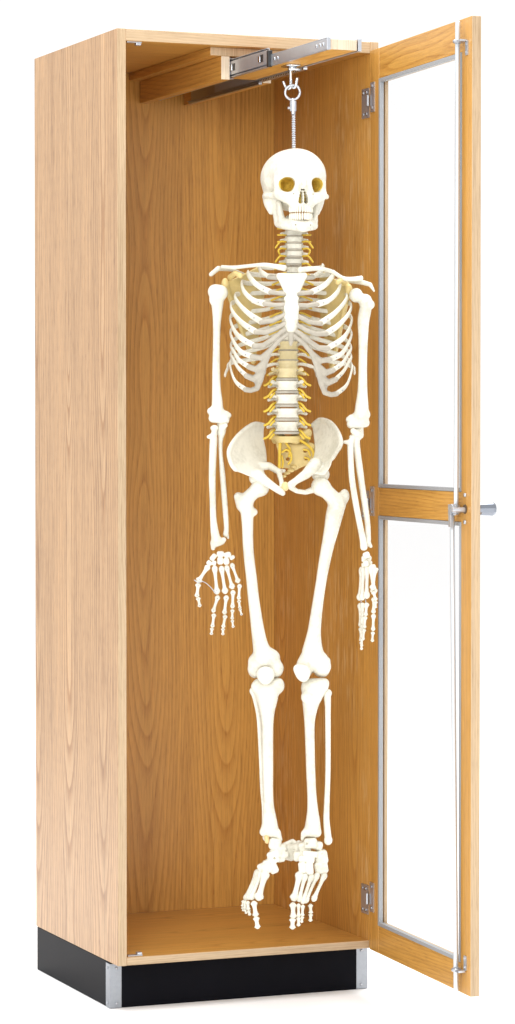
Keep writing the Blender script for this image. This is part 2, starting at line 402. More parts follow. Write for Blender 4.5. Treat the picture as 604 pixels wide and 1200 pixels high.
def guide(z, zr):
    m_ = Boxes(); m_.box((0.566, -0.0025, z-0.016), (0.578, -0.0002, z+0.014), fr=dfr); m_.box((0.553, -0.018, zr-0.002), (0.576, -0.0027, zr+0.002), fr=dfr)
    th = np.linspace(0, 2*math.pi, 20)
    mx = Mix(); mx.v = [tuple(p) for p in m_.v]; mx.f = [tuple(f) for f in m_.f]; mx.mi = [0]*len(mx.f)
    c = dp(0.549, RT, zr)
    mx.add(*sweep(np.array([c+DD*math.cos(a)*0.0085+DN*math.sin(a)*0.0085 for a in th]), 0.0020, 0.0035, hint=(0, 0, 1), seg=8, round_ends=False))
    for dz in (-0.010, 0.008): mx.add(*cyl(dp(0.572, -0.0045, z+dz), dp(0.572, -0.002, z+dz), 0.0028, 10))
    mx.build('rod_guide', [M['steel']], door, smooth=False)
guide(2.052, 2.066); guide(0.168, 0.150)
# lock: cam hub, arms, spindle, dark mortise hole and the outside knob
mx = Mix()
mx.add(*cyl(dp(0.566, -0.0022, 1.105), dp(0.566, 0.001, 1.105), 0.0095, 20)); mx.build('lock_mortise', [M['hole']], door, smooth=False)
mx = Mix()
mx.add(*cyl(dp(0.535, -0.020, 1.104), dp(0.535, -0.004, 1.104), 0.011, 18)); mx.build('cam_hub', [M['steel']], door, smooth=False); mx = Mix(); mx.add(*cyl(dp(0.566, -0.030, 1.104), dp(0.566, 0.003, 1.104), 0.0055, 14))
bb = Boxes().box((0.517, -0.019, 1.092), (0.553, -0.016, 1.114), fr=dfr).box((0.530, -0.0235, 1.068), (0.541, -0.0205, 1.106), fr=dfr).box((0.536, -0.0150, 1.099), (0.566, -0.0110, 1.109), fr=dfr)
mx.add(bb.v, bb.f)
for z_ in (1.078, 1.134): piece('lock_screw', 'steel', door, cyl(dp(0.568, -0.004, z_), dp(0.568, 0.001, z_), 0.0042, 12))
mx.build('lock_cam', [M['steel']], door, smooth=False)
mx = Mix()
V, F = sweep(np.array([dp(0.566, DT, 1.105), dp(0.566, DT+0.008, 1.105), dp(0.566, DT+0.012, 1.105), dp(0.566, DT+0.038, 1.105), dp(0.566, DT+0.044, 1.105)]), [0.012, 0.012, 0.0135, 0.0150, 0.0120], seg=10, round_ends=False)
mx.add(V, F); mx.build('knob', [M['nickel']], door, smooth=False)
for zc in (2.003, 1.103, 0.215):
    m_ = Boxes(); hh = 0.033
    m_.box((0.007, -0.0022, zc-hh+0.006), (0.030, -0.0002, zc+hh+0.006), fr=dfr)
    x1 = W-TS
    m_.box((x1-0.0022, 0.004, zc-hh-0.004), (x1-0.0003, 0.042, zc+hh-0.004))
    m_.box((x1-0.0045, 0.0006, zc-0.012), (x1-0.0025, 0.012, zc+0.012))
    mx = Mix(); mx.v = [tuple(p) for p in m_.v]; mx.f = [tuple(f) for f in m_.f]; mx.mi = [0]*len(mx.f)
    c = dp(0.0, -0.0052, 0)
    mx.add(*cyl((c[0], c[1], zc-0.012), (c[0], c[1], zc+0.012), 0.0034, 14))
    hg = mx.build('hinge', [M['steel']], door, smooth=False)
    for dz in (-0.024, 0.024):
        piece('hinge_screw', 'darksteel', door, cyl(dp(0.019, -0.0040, zc+dz+0.006), dp(0.019, -0.002, zc+dz+0.006), 0.0036, 12))
        for yy in (0.016, 0.034): piece('hinge_screw', 'darksteel', door, cyl((x1-0.0040, yy, zc+dz-0.004), (x1-0.002, yy, zc+dz-0.004), 0.0036, 12))

# ------------------------------------------------------------------ skeleton: frame and tools
# control points are measured positions (x, y, towards-viewer) in units of U metres, turned into the skeleton's own upright frame
U = 6.3458/FPX
ORG = np.array([0.318, -0.208, 2.045])
FH = np.array([math.sin(YAW), math.cos(YAW), 0.0])
def L(px, py, d=0.0):
    q = RIGHT*((px-302-SX)/FPX)-UP*((py-600-SY)/FPX)+FWD
    t = (-d*U-(CAM-ORG) @ FH)/(q @ FH)
    P = CAM+q*t-ORG
    return np.array([P @ RIGHT, P @ FH, P[2]])/U
def LL(pts): return np.array([L(*p) for p in pts])

def plate_y(co, q):
    x0, z0, sc, c = co; x = (q[:, 0]-x0)/sc; z = (q[:, 1]-z0)/sc
    y = c[0]+c[1]*x+c[2]*z+c[3]*x*x+c[4]*x*z+c[5]*z*z
    return y, (c[1]+2*c[3]*x+c[4]*z)/sc, (c[2]+c[4]*x+2*c[5]*z)/sc
def plate_fit(P):
    x0, z0, sc = P[:, 0].mean(), P[:, 2].mean(), 30.0
    x = (P[:, 0]-x0)/sc; z = (P[:, 2]-z0)/sc
    A = np.stack([np.ones_like(x), x, z, x*x, x*z, z*z], 1)
    return x0, z0, sc, np.linalg.lstsq(A, P[:, 1], rcond=None)[0]

class SDF:
    def __init__(s): s.p = []; s.lo = np.full(3, 1e9); s.hi = np.full(3, -1e9)
    def _b(s, c, r):
        c = np.asarray(c, float); s.lo = np.minimum(s.lo, c-r); s.hi = np.maximum(s.hi, c+r)
    def cap(s, a, b, ra, rb=None, k=1.5, sub=False):
        a = np.asarray(a, float); b = np.asarray(b, float); rb = ra if rb is None else rb
        if not sub: s._b(a, ra); s._b(b, rb)
        s.p.append(('c', (a, b, ra, rb), k, sub)); return s
    def chain(s, pts, k=1.5, sub=False):
        """pts: list of (local point, r)"""
        q = [(np.asarray(a, float), np.asarray(b, float), ra, rb) for (a, ra), (b, rb) in zip(pts[:-1], pts[1:])]
        if not sub:
            for p, r in pts: s._b(p, r)
        s.p.append(('n', q, k, sub)); return s
    def bx(s, px, py, d, r, k=0.5, yaw=0.0, roll=0.0, rnd=0.5):
        """rounded block, half sizes r, turned about the vertical and in the view plane (degrees)"""
        c = L(px, py, d); r = np.asarray(r, float); a, b = math.radians(yaw), math.radians(roll)
        Ra = np.array([[math.cos(a), math.sin(a), 0], [-math.sin(a), math.cos(a), 0], [0, 0, 1.0]])
        Rb = np.array([[math.cos(b), 0, math.sin(b)], [0, 1, 0], [-math.sin(b), 0, math.cos(b)]])
        s._b(c, r.max()*1.3); s.p.append(('b', (c, r, Rb @ Ra, rnd*r.min()), k, False)); return s
    def pch(s, pts, k=1.5, sub=False):
        """pts: (px, py, d, r)"""
        return s.chain([(L(*p[:3]), p[3]) for p in pts], k, sub)
    def ell(s, c, r, R=None, k=1.5, sub=False):
        c = np.asarray(c, float); r = np.asarray(r, float)
        if not sub: s._b(c, r.max())
        s.p.append(('e', (c, r, R), k, sub)); return s
    def pe(s, px, py, d, r, R=None, k=1.5, sub=False):
        if isinstance(r, (int, float)): r = (r, r, r)
        return s.ell(L(px, py, d), r, R, k, sub)
    def tri(s, a, b, c, r, k=1.5, sub=False):
        a, b, c = (np.asarray(v, float) for v in (a, b, c))
        for v in (a, b, c): s._b(v, r)
        s.p.append(('t', (a, b, c, r), k, sub)); return s
    def ecyl(s, c, rx, ry, hz, waist=0.0, k=1.0, R=None):
        c = np.asarray(c, float); s._b(c, max(rx, ry, hz)); s.p.append(('y', (c, rx, ry, hz, waist, R), k, False)); return s
    def ev(s, P):
        d = None
        for ty, a, k, sub in s.p:
            if ty == 'c':
                A, B, ra, rb = a; ba = B-A; pa = P-A; l2 = max(ba @ ba, 1e-9)
                t = np.clip((pa @ ba)/l2, 0, 1)
                e = np.linalg.norm(pa-t[:, None]*ba, axis=1)-(ra+t*(rb-ra))
            elif ty == 'n':
                e = None
                for A, B, ra, rb in a:
                    ba = B-A; pa = P-A; t = np.clip((pa @ ba)/max(ba @ ba, 1e-9), 0, 1)
                    e2 = np.linalg.norm(pa-t[:, None]*ba, axis=1)-(ra+t*(rb-ra)); e = e2 if e is None else np.minimum(e, e2)
            elif ty == 'p':      # curved plate: outline in (x, z), dished surface y(x, z)
                ring, co, th_ = a; q = P[:, [0, 2]]; d2 = None; inside = np.zeros(len(P), bool)
                for i in range(len(ring)):
                    A, B = ring[i], ring[(i+1) % len(ring)]; e_ = B-A; w_ = q-A
                    t = np.clip((w_ @ e_)/max(e_ @ e_, 1e-9), 0, 1); v_ = w_-t[:, None]*e_; dd = np.sum(v_*v_, axis=1)
                    d2 = dd if d2 is None else np.minimum(d2, dd)
                    if A[1] != B[1]: inside ^= ((A[1] > q[:, 1]) != (B[1] > q[:, 1])) & (q[:, 0] < (B[0]-A[0])*(q[:, 1]-A[1])/(B[1]-A[1])+A[0])
                do = np.where(inside, -1, 1)*np.sqrt(d2)
                yy, gx, gz = plate_y(co, q)
                dn = np.abs(P[:, 1]-yy)/np.sqrt(1+gx*gx+gz*gz)-th_
                w1, w2 = np.maximum(do, 0), np.maximum(dn, 0); e = np.sqrt(w1*w1+w2*w2)+np.minimum(np.maximum(do, dn), 0)-0.8
            elif ty == 'b':
                c, r, R, rd = a; q = np.abs((P-c) @ R.T)-(r-rd)
                e = np.linalg.norm(np.maximum(q, 0), axis=1)+np.minimum(q.max(1), 0)-rd
            elif ty == 'e':
                c, r, R = a; q = P-c
                if R is not None: q = q @ np.asarray(R).T
                k0 = np.linalg.norm(q/r, axis=1); k1 = np.linalg.norm(q/(r*r), axis=1)
                e = np.where(k1 > 1e-6, k0*(k0-1)/np.maximum(k1, 1e-6), -r.min())
            elif ty == 't':
                A, B, C_, r = a; ba, cb, ac = B-A, C_-B, A-C_; n = np.cross(ba, ac)
                pa, pb, pc = P-A, P-B, P-C_
                ins = (np.sign(pa @ np.cross(ba, n))+np.sign(pb @ np.cross(cb, n))+np.sign(pc @ np.cross(ac, n))) < 2
                def seg(p, v): t = np.clip((p @ v)/(v @ v), 0, 1); w = p-t[:, None]*v; return np.sum(w*w, axis=1)
                e2 = np.minimum(np.minimum(seg(pa, ba), seg(pb, cb)), seg(pc, ac))
                pl = (pa @ n)**2/(n @ n)
                e = np.sqrt(np.where(ins, e2, pl))-r
            else:
                c, rx, ry, hz, wa, R = a; q = P-c
                if R is not None: q = q @ np.asarray(R).T
                z = np.clip(q[:, 2]/hz, -1, 1)
                rr = np.sqrt((q[:, 0]/rx)**2+(q[:, 1]/ry)**2)
                e1 = (rr-1+wa*(1-z*z))*min(rx, ry); e2 = np.abs(q[:, 2])-hz
                h = np.clip(0.5+0.5*(e1-e2)/1.2, 0, 1); e = e2*(1-h)+e1*h+1.2*h*(1-h)
            if d is None: d = e; continue
            if sub:
                e = -e; h = np.clip(0.5-0.5*(d-e)/k, 0, 1); d = d*(1-h)+e*h+k*h*(1-h)
            else:
                h = np.clip(0.5+0.5*(e-d)/k, 0, 1); d = e*(1-h)+d*h-k*h*(1-h)
        return d
    def nets(s, h, smooth=1):
        lo = s.lo-3.0; hi = s.hi+3.0; Bk = 6
        nb = np.ceil((hi-lo)/(h*Bk)).astype(int)+1
        n = nb*Bk
        bi = np.stack(np.meshgrid(*[np.arange(k) for k in nb], indexing='ij'), -1).reshape(-1, 3)
        cen = lo+(bi*Bk+(Bk-1)/2)*h
        dc = s.ev(cen)
        vol = np.where(dc < 0, -99.0, 99.0).astype(np.float32).reshape(nb)
        vol = vol.repeat(Bk, 0).repeat(Bk, 1).repeat(Bk, 2)
        act = np.abs(dc) < Bk*h*0.87*1.7+0.6
        sub = np.stack(np.meshgrid(*[np.arange(Bk)]*3, indexing='ij'), -1).reshape(-1, 3)
        ids = (bi[act][:, None, :]*Bk+sub[None]).reshape(-1, 3)
        for c0 in range(0, len(ids), 400000):
            I = ids[c0:c0+400000]
            vol[I[:, 0], I[:, 1], I[:, 2]] = s.ev(lo+I*h)
        neg = vol < 0
        cs = np.zeros(tuple(n-1), np.int8)
        for i in (0, 1):
            for j in (0, 1):
                for k in (0, 1):
                    cs += neg[i:n[0]-1+i, j:n[1]-1+j, k:n[2]-1+k]
        cells = np.argwhere((cs > 0) & (cs < 8))
        idx = np.full(tuple(n-1), -1, np.int32); idx[cells[:, 0], cells[:, 1], cells[:, 2]] = np.arange(len(cells))
        acc = np.zeros((len(cells), 3)); cnt = np.zeros(len(cells))
        cor = [(i, j, k) for i in (0, 1) for j in (0, 1) for k in (0, 1)]
        vals = {c: vol[cells[:, 0]+c[0], cells[:, 1]+c[1], cells[:, 2]+c[2]] for c in cor}
        for c in cor:
            for ax in range(3):
                if c[ax]: continue
                e = list(c); e[ax] = 1; e = tuple(e)
                va, vb = vals[c], vals[e]; m_ = (va < 0) != (vb < 0)
                t = np.where(m_, va/np.where(m_, va-vb, 1), 0)
                p = np.tile(np.array(c, float), (len(cells), 1)); p[:, ax] = t
                acc[m_] += p[m_]; cnt[m_] += 1
        V = lo+(cells+acc/cnt[:, None])*h
        F = []
        for ax in range(3):
            a1, a2 = (ax+1) % 3, (ax+2) % 3
            sl0 = [slice(None)]*3; sl1 = [slice(None)]*3
            sl0[ax] = slice(0, n[ax]-1); sl1[ax] = slice(1, n[ax])
            A = neg[tuple(sl0)]; Bv = neg[tuple(sl1)]
            E = np.argwhere(A != Bv); fl = A[E[:, 0], E[:, 1], E[:, 2]]
            ok = (E[:, a1] > 0) & (E[:, a2] > 0) & (E[:, a1] < n[a1]-1) & (E[:, a2] < n[a2]-1); E = E[ok]; fl = fl[ok]
            def g_(o1, o2):
                q = E.copy(); q[:, a1] -= o1; q[:, a2] -= o2
                return idx[q[:, 0], q[:, 1], q[:, 2]]
            Q = np.stack([g_(1, 1), g_(0, 1), g_(0, 0), g_(1, 0)], 1)
            Q[~fl] = Q[~fl][:, ::-1]; F.append(Q)
        F = np.concatenate(F)
        F = F[(F >= 0).all(1)]
        for _ in range(smooth):
            sm = np.zeros_like(V); ct = np.zeros(len(V))
            for i in range(4):
                a, b_ = F[:, i], F[:, (i+1) % 4]
                for x in range(3): sm[:, x] += np.bincount(a, V[b_, x], len(V))+np.bincount(b_, V[a, x], len(V))
                ct += np.bincount(a, minlength=len(V))+np.bincount(b_, minlength=len(V))
            V = 0.5*V+0.5*sm/np.maximum(ct, 1)[:, None]
        return V, F
    def build(s, name, mat, parent, h=0.8, smooth=1, label=None):
        V, F = s.nets(h, smooth)
        me = bpy.data.meshes.new(name)
        me.vertices.add(len(V)); me.vertices.foreach_set('co', (V*U).astype(np.float32).ravel())
        me.loops.add(len(F)*4); me.loops.foreach_set('vertex_index', F.astype(np.int32).ravel())
        me.polygons.add(len(F)); me.polygons.foreach_set('loop_start', np.arange(0, len(F)*4, 4, dtype=np.int32))
        me.polygons.foreach_set('use_smooth', np.ones(len(F), bool))
        me.update(calc_edges=True); me.validate(); me.materials.append(M[mat])
        o = bpy.data.objects.new(name, me); COL.objects.link(o); o.parent = parent
        if label: o['label'] = label
        return o

def tube(name, mat, parent, pts, r, rb=None, hint=None, n=24, seg=10, label=None):
    """pts (px,py,d) smoothed; r per control point or scalar, in U"""
    P = catmull(LL(pts), n)
    def rs(v):
        if isinstance(v, (int, float)): return v
        return np.interp(np.linspace(0, 1, n), np.linspace(0, 1, len(v)), v)
    V, F = sweep(P, rs(r), None if rb is None else rs(rb), hint, seg)
    m_ = Mix().add(V*U, F); return m_.build(name, [M[mat]], parent, True, label)

def knuckle(name, a, b, r, parent, mat='bone', e0=1.35, e1=1.25, flat=1.0):
    """small long bone: waisted shaft with swollen ends; a, b = (px,py,d)"""
    A, B_ = L(*a), L(*b); t = np.array([0, .05, .13, .26, .45, .65, .8, .9, .96, 1.0])
    pr = np.array([.80*e0, 1.04*e0, 1.0*e0, .86, .72, .74, .9, 1.02*e1, 1.0*e1, .74*e1])
    P = A+(B_-A)*t[:, None]
    V, F = sweep(P, pr*r, pr*r*flat, (0, 1, 0.05), 10)
    return Mix().add(V*U, F).build(name, [M[mat]], parent)

sk = empty('human_skeleton', ORG, 'life-size ivory teaching skeleton hanging by a ring from the hook in the cabinet', 'skeleton', -YAW)

# ------------------------------------------------------------------ hook (part of the carrier) and hanging gear
inv = lambda p: ORG+RIGHT*p[0]*U+FH*p[1]*U+np.array([0, 0, p[2]])*U
def wtube(mx, pts, r, rb=None, hint=None, n=24, seg=10):
    P = np.array([inv(p) for p in catmull(LL(pts), n)]); mx.add(*sweep(P, r, rb, hint, seg))
hk = Mix()
wtube(hk, [(341, 77, 0), (341, 99.5, 0)], 0.0030, 0.0030, n=4)
wtube(hk, [(341, 97, 0), (341, 101.5, 0), (338.5, 104.5, -2), (335.5, 103, -4), (333.5, 99, -4.5), (332.2, 95.5, -4.5)], 0.0026)
wtube(hk, [(341, 97, 0), (342, 101.5, 0), (345, 103, 3), (347.2, 99, 4), (347.8, 95, 4), (348.6, 91.5, 4)], 0.0028)
c = inv(L(341, 76, 0)); zb = TZ0
m_ = Boxes().box((c[0]-0.013, c[1]-0.022, zb-0.0030), (c[0]+0.013, c[1]+0.022, zb-0.0003)).box((c[0]-0.005, c[1]-0.006, zb-0.011), (c[0]+0.020, c[1]+0.006, zb-0.0032))
hk.add(m_.v, m_.f)
hk.build('hook', [M['chrome']], tray)
th = np.linspace(0, 2*math.pi, 41)
rc = L(343, 108.3, 1.5)
mx = Mix().add(*[a if i else a*U for i, a in enumerate(sweep(np.array([rc+np.array([math.cos(a)*8.6, math.cos(a)*-2.0, math.sin(a)*8.6]) for a in th]), 1.35, seg=10, round_ends=False))])
mx.build('hanging_ring', [M['steel']], sk)
mx = Mix()
def lathe_local(mx, px, y0, y1, r, rb=None, d=0.5, seg=16):
    V, F = sweep(np.array([L(px, y0, d), L(px, y1, d)]), r, rb, None, seg, False); mx.add(V*U, F)
lathe_local(mx, 343.6, 115.5, 119, 2.6); lathe_local(mx, 343.7, 118.5, 130.5, 3.9, seg=8); lathe_local(mx, 343.9, 130, 133.5, 2.5)
V, F = sweep(np.array([L(343.6, 126.5, 3), L(343.6, 126.5, 6.0)]), 1.5, None, None, 10, False); mx.add(V*U, F)
V, F = sweep(np.array([L(340.2, 126.5, 0), L(337.5, 126.5, 0.0)]), 1.6, None, None, 10, False); mx.add(V*U, F)
mx.build('swivel_connector', [M['steel']], sk, smooth=False)
mx = Mix(); y = 132.0
P, R = [], []
while y < 176:
    P += [L(344+(y-131)*0.012, y, 0.3), L(344+(y-131)*0.012, y+1.35, 0.3)]; R += [2.6, 1.3]; y += 2.7
mx.add(*[a*U if i == 0 else a for i, a in enumerate(sweep(np.array(P), np.array(R), seg=12, round_ends=False))])
mx.build('threaded_rod', [M['steel']], sk, smooth=False)

# ------------------------------------------------------------------ skull
ka = math.radians(13.5); kc, ks = math.cos(ka), math.sin(ka)
K0 = L(345, 213, 0)
KR = np.array([[kc, ks, 0], [ks, -kc, 0], [0, 0, 1.0]])
def K(u, f, w): return K0+KR[0]*u+KR[1]*f+KR[2]*w
def Kr(tilt_w=0.0, tilt_f=0.0):
    """skull axes, turned about the vertical (tilt_w) and about the face axis (tilt_f)"""
    a, b_ = math.radians(tilt_w), math.radians(tilt_f)
    u = KR[0]*math.cos(a)+KR[1]*math.sin(a); f = KR[1]*math.cos(a)-KR[0]*math.sin(a); w = KR[2]
    return np.array([u*math.cos(b_)+w*math.sin(b_), f, w*math.cos(b_)-u*math.sin(b_)])
s = SDF()
s.ell(K(0, -4, 4.5), (38.2, 46, 34), KR, 2)
s.ell(K(0, 14, 5.5), (31.5, 31, 30.5), KR, 7)
s.ell(K(0, -28, -6), (29, 22, 23), KR, 8)
s.ell(K(0, -4, -20), (29.5, 24, 14), KR, 8)
for q in (-1, 1):
    s.ell(K(26*q, -4, -20), (9.5, 14, 16), KR, 5)
    s.cap(K(30*q, -2, -22), K(27.5*q, 0, -35.5), 6, 3.6, 4)
    s.chain([(K(13*q, 37, -21), 5.6), (K(19*q, 35, -19), 5.6), (K(26*q, 30, -17.5), 5.4)], 4)
    s.chain([(K(26*q, 29, -17.5), 4.6), (K(33*q, 21, -18), 3.4), (K(36.6*q, 11, -18), 2.6), (K(33.5*q, -5, -17), 3.4)], 3.0)
    s.chain([(K(14*q, 36, -25), 4.5), (K(19*q, 33.5, -23), 4.6), (K(24.5*q, 29.5, -20), 4.0)], 3)
    s.cap(K(27*q, 28, -16), K(27.8*q, 26, 5), 4.0, 4.2, 3)
    s.cap(K(5*q, 41.5, 5), K(24*q, 32, 8), 4.4, 4.6, 5)
    s.cap(K(6.2*q, 43, 1), K(9.5*q, 41, -18), 2.6, 4.0, 3)
s.ell(K(0, 33.5, -22.5), (16.5, 11.5, 12.5), KR, 5)
s.ell(K(0, 33.5, -31), (13.8, 11.4, 6.5), KR, 4)
s.ell(K(0, 40.5, 3), (7, 5.5, 7), KR, 4)
s.cap(K(0, 42, 2), K(0, 48.5, -8), 3.6, 2.0, 3)
for q in (-1, 1):
    s.ell(K(40*q, 20.5, -1), (8.2, 13, 15), KR, 4, True)
    s.ell(K(18.4*q, 36, -4.6), (6.9, 22, 6.3), Kr(-q*12, 0), 1.2, True)
    s.ell(K(14.6*q, 36, -4.4), (6.0, 21, 6.0), Kr(-q*12, 0), 1.2, True)
    s.ell(K(17.6*q, 36, -8.6), (7.2, 20, 6.4), Kr(-q*12, 0), 1.2, True)
    s.ell(K(17*q, 36, -6.2), (8.3, 21.4, 8.1), Kr(-q*12, 0), 1.2, True)
    for u_, w_, r_ in ((3.2, -26.3, 2.7), (3.1, -23, 2.6), (2.7, -19.5, 2.2), (2.1, -16, 1.7), (1.3, -12.5, 1.2)):
        s.cap(K(u_*q, 54, w_), K(u_*q, 34, w_), r_, r_*0.9, 0.8, True)
    s.ell(K(12.5*q, 46, -27), (3.5, 3, 5.5), KR, 3, True)
    s.cap(K(11.5*q, 50, -18.0), K(11.5*q, 42, -17.5), 0.8, 0.8, 0.5, True)
    for j_ in range(7):      # root furrows above the teeth
        s.cap(K((1.65+2.6*j_)*q if j_ < 5 else 20*q, 47-(1.65+2.6*j_)**2/14, -32.5), K((1.65+2.6*j_)*q if j_ < 5 else 20*q, 47-(1.65+2.6*j_)**2/14, -36), 0.55, 0.8, 1.0, True)
skull = s.build('skull', 'bone', sk, 0.6, 1)
for q in (-1, 1):
    SDF().ell(K(16.4*q, 24.5, -5), (10.2, 16, 10.0), Kr(-q*12, 0), 1).ell(K(18.4*q, 36, -4.6), (6.6, 21.6, 6.0), Kr(-q*12, 0), 0.8, True).ell(K(14.6*q, 36, -4.4), (5.7, 20.6, 5.7), Kr(-q*12, 0), 0.8, True).ell(K(17.6*q, 36, -8.6), (6.9, 19.6, 6.1), Kr(-q*12, 0), 0.8, True).ell(K(17*q, 36, -6.2), (8.0, 21, 7.8), Kr(-q*12, 0), 0.8, True).build('orbit_shade', 'cavity_shade', skull, 0.6)  # added shell, its ochre colour paints the socket's shade
SDF().ell(K(0, 33.5, -20), (5.8, 2.4, 9), KR, 1).build('nasal_shade', 'cavity_shade', skull, 0.6)  # added piece, paints the shade inside the nose
mx = Mix()
for q in (0, 1):
    x = s = None
TE = {}
def ball(c, r, R, nu=10, nv=7, p=0.75):
    V, F = [], []
    for i in range(nv+1):
        ph = -math.pi/2+math.pi*i/nv
        for j in range(nu):
            t_ = 2*math.pi*j/nu
            e = lambda v: math.copysign(abs(v)**p, v)
            q = np.array([e(math.cos(ph))*e(math.cos(t_))*r[0], e(math.cos(ph))*e(math.sin(t_))*r[1], e(math.sin(ph))*r[2]])
            V.append(c+q @ R)
    for i in range(nv):
        for j in range(nu): F.append((i*nu+j, i*nu+(j+1) % nu, (i+1)*nu+(j+1) % nu, (i+1)*nu+j))
    return V, F
def teeth_row(parent, w, rz, n, wid, f0, lab):
    u, f_ = 0.0, f0; side = []
    mx = Mix(); ang = 0.0; arc = wid/2
    for i in range(n//2):
        # walk along a parabola
        while True:
            ds = 0.05; sl = -2*u/11.0; u += ds/math.sqrt(1+sl*sl); arc -= ds
            if arc <= 0: break
        arc = wid
        f_ = f0-u*u/11.0; a = math.degrees(math.atan(2*u/11.0))
        for q in (-1, 1):
            big = 1.0 if i < 3 else 1.15
            V, F = ball(K(u*q, f_-0.4, w), (wid*0.41, 1.7*big, rz*(1.0 if i < 4 else 0.95)), Kr(-a*q, 0)); piece('tooth', 'teeth', parent, (V, F), U)
teeth_row(skull, -34.6, 4.2, 14, 3.1, 47.0, None)

s = SDF()
s.chain([(K(-20.5, 9, -50.5), 4.6), (K(-17.5, 24, -53), 4.8), (K(-9.5, 38, -55), 4.8), (K(0, 43, -56), 5.2), (K(9.5, 38, -55), 4.8), (K(17.5, 24, -53), 4.8), (K(20.5, 9, -50.5), 4.6)], 3)
s.chain([(K(-18.5, 20, -47), 4), (K(-15, 26.5, -49), 3.7), (K(-8, 37, -51), 3.6), (K(0, 40.5, -51.5), 3.6), (K(8, 37, -51), 3.6), (K(15, 26.5, -49), 3.7), (K(18.5, 20, -47), 4)], 4)
s.ell(K(0, 45.5, -57.5), (8, 3.5, 4.0), KR, 3)
for q in (-1, 1):
    s.tri(K(19.5*q, 19, -46), K(21.5*q, 5, -49), K(25*q, 3, -22), 2.0, 3)
    s.tri(K(19.5*q, 19, -46), K(22.5*q, 16, -25), K(25*q, 3, -24), 1.8, 3)
    s.chain([(K(21*q, 6, -48.5), 4.4), (K(24*q, 3, -31), 3.6), (K(26.5*q, 1, -21), 3.8)], 3)
    s.chain([(K(19.5*q, 18, -46), 3.6), (K(22.3*q, 16, -27), 2.4)], 3)
    s.cap(K(9*q, 47, -53.5), K(9*q, 38, -53.5), 0.8, 0.8, 0.6, True)
jaw = s.build('mandible', 'bone', sk, 0.62, 1)
teeth_row(jaw, -43.2, 4.3, 14, 2.9, 45.4, None)

# ------------------------------------------------------------------ spine
def vertebra(cx, y, hgt, rx, ry, d, tp, tpz, spin, kind, parent):
    """body + arch; hgt = half height"""
    s = SDF(); c = L(cx, y, d)
    s.ecyl(c, rx, ry, hgt, 0.22 if kind == 'L' else 0.14, 1)
    bk = ry+2
    for q in (-1, 1):
        s.cap(c+np.array([rx*0.6*q, ry*0.7, hgt*0.2]), c+np.array([rx*0.75*q, bk+4, hgt*0.3]), 2.2, 2.4, 2)
        s.cap(c+np.array([rx*0.75*q, bk+4, hgt*0.3]), c+np.array([tp*q, bk+(5 if kind == 'T' else 2), tpz]), 2.2, 1.9, 2)
        s.cap(c+np.array([rx*0.72*q, bk+4, -hgt*0.9]), c+np.array([rx*0.8*q, bk+5, hgt*1.3]), 2.5, 2.7, 1.5)
        if kind == 'L': s.ell(c+np.array([rx*1.25*q, ry*0.6, hgt*0.8]), (3.0, 3.0, 2.6), None, 1); s.cap(c+np.array([rx*0.8*q, ry*0.6, hgt*0.5]), c+np.array([rx*1.2*q, ry*0.6, hgt*0.7]), 2.0, 1.8, 1.5)
        s.cap(c+np.array([rx*0.75*q, bk+4, 0]), c+np.array([0, bk+9, -1]), 2.2, 2.2, 2)
    s.cap(c+np.array([0, bk+8, -1]), c+np.array([0, bk+8+spin[0], spin[1]]), 2.2, 1.8, 2)
    return s.build('vertebra', 'spine_shade' if (kind == 'T' and y > 395) or (kind == 'L' and y < 440) else 'bone', parent, 0.75, 1)  # lowest thoracic and first lumbar: shade put into the bone colour
def disc(cx, y, rx, ry, h, d, parent):
    s = SDF().ecyl(L(cx, y, d), rx, ry, h, -0.04, 0.5); s.build('intervertebral_disc', 'cartilage', parent, 0.55, 1)
def nerve(parent, pts, r=1.15, n=14): tube('spinal_nerve', 'nerve', parent, pts, r, n=n, seg=8)
NECK = [(345, 258, -6), (345, 265.5, -5), (345, 272.8, -3), (345, 280.6, -2), (345, 288.8, -2), (345, 297.2, -3), (344.6, 306, -6)]
for i, (x, y, d) in enumerate(NECK):
    v = vertebra(x, y, 3.0, 9.2+i*0.15, 7, d, 14.5+0.25*i, -0.6, (10, -5), 'C', sk)
    disc(x, y+4.0, 9.0, 6.8, 1.4, d, v)
    for q in (-1, 1):
        if i in (1, 2, 3): nerve(v, [(x+8*q, y+3, d-4), (x+13*q, y+2.5, d+1), (x+19.5*q, y+2.2+i*0.2, d+3)], 1.0)
        if i >= 3: nerve(v, [(x+8*q, y+3.5, d-5), (x+15*q, y+1+i*0.3, d), (x+18.5*q, y+5, d+1), (x+(16.5 if i == 4 else 22)*q, y+10, d-2)], 1.15)
TH = [(344, 316), (343.3, 325), (342.7, 334), (342, 343.2), (341.4, 352.6), (340.8, 362.4), (340.2, 372.6), (339.6, 383.2), (339, 394), (338.4, 405), (338, 416.5), (337.6, 428)]
def th_d(y): return -8-26*math.sin(math.pi*min(1, max(0, (y-306)/(440-306))))
VERT = []
for i, (x, y) in enumerate(TH):
    d = th_d(y)-4*0
    v = vertebra(x, y, 3.8+0.13*i, 8.6+0.33*i, 8+0.2*i, d, 18, 2, (10, -13), 'T', sk); VERT.append((x, y, d))
    disc(x, y+5.2+0.07*i, 8.6+0.33*i, 8+0.2*i, 1.3, d, v)
    for q in (-1, 1):
        nerve(v, [(x+7*q, y+3, d-9), (x+15*q, y+5, d-10), (x+24*q, y+(9 if i < 9 else 12), d-14)], 1.2)
LU = [(337, 437.3, -10), (336.8, 452, -6), (336.8, 467.8, -4), (337, 484, -5), (336.5, 499.6, -9)]
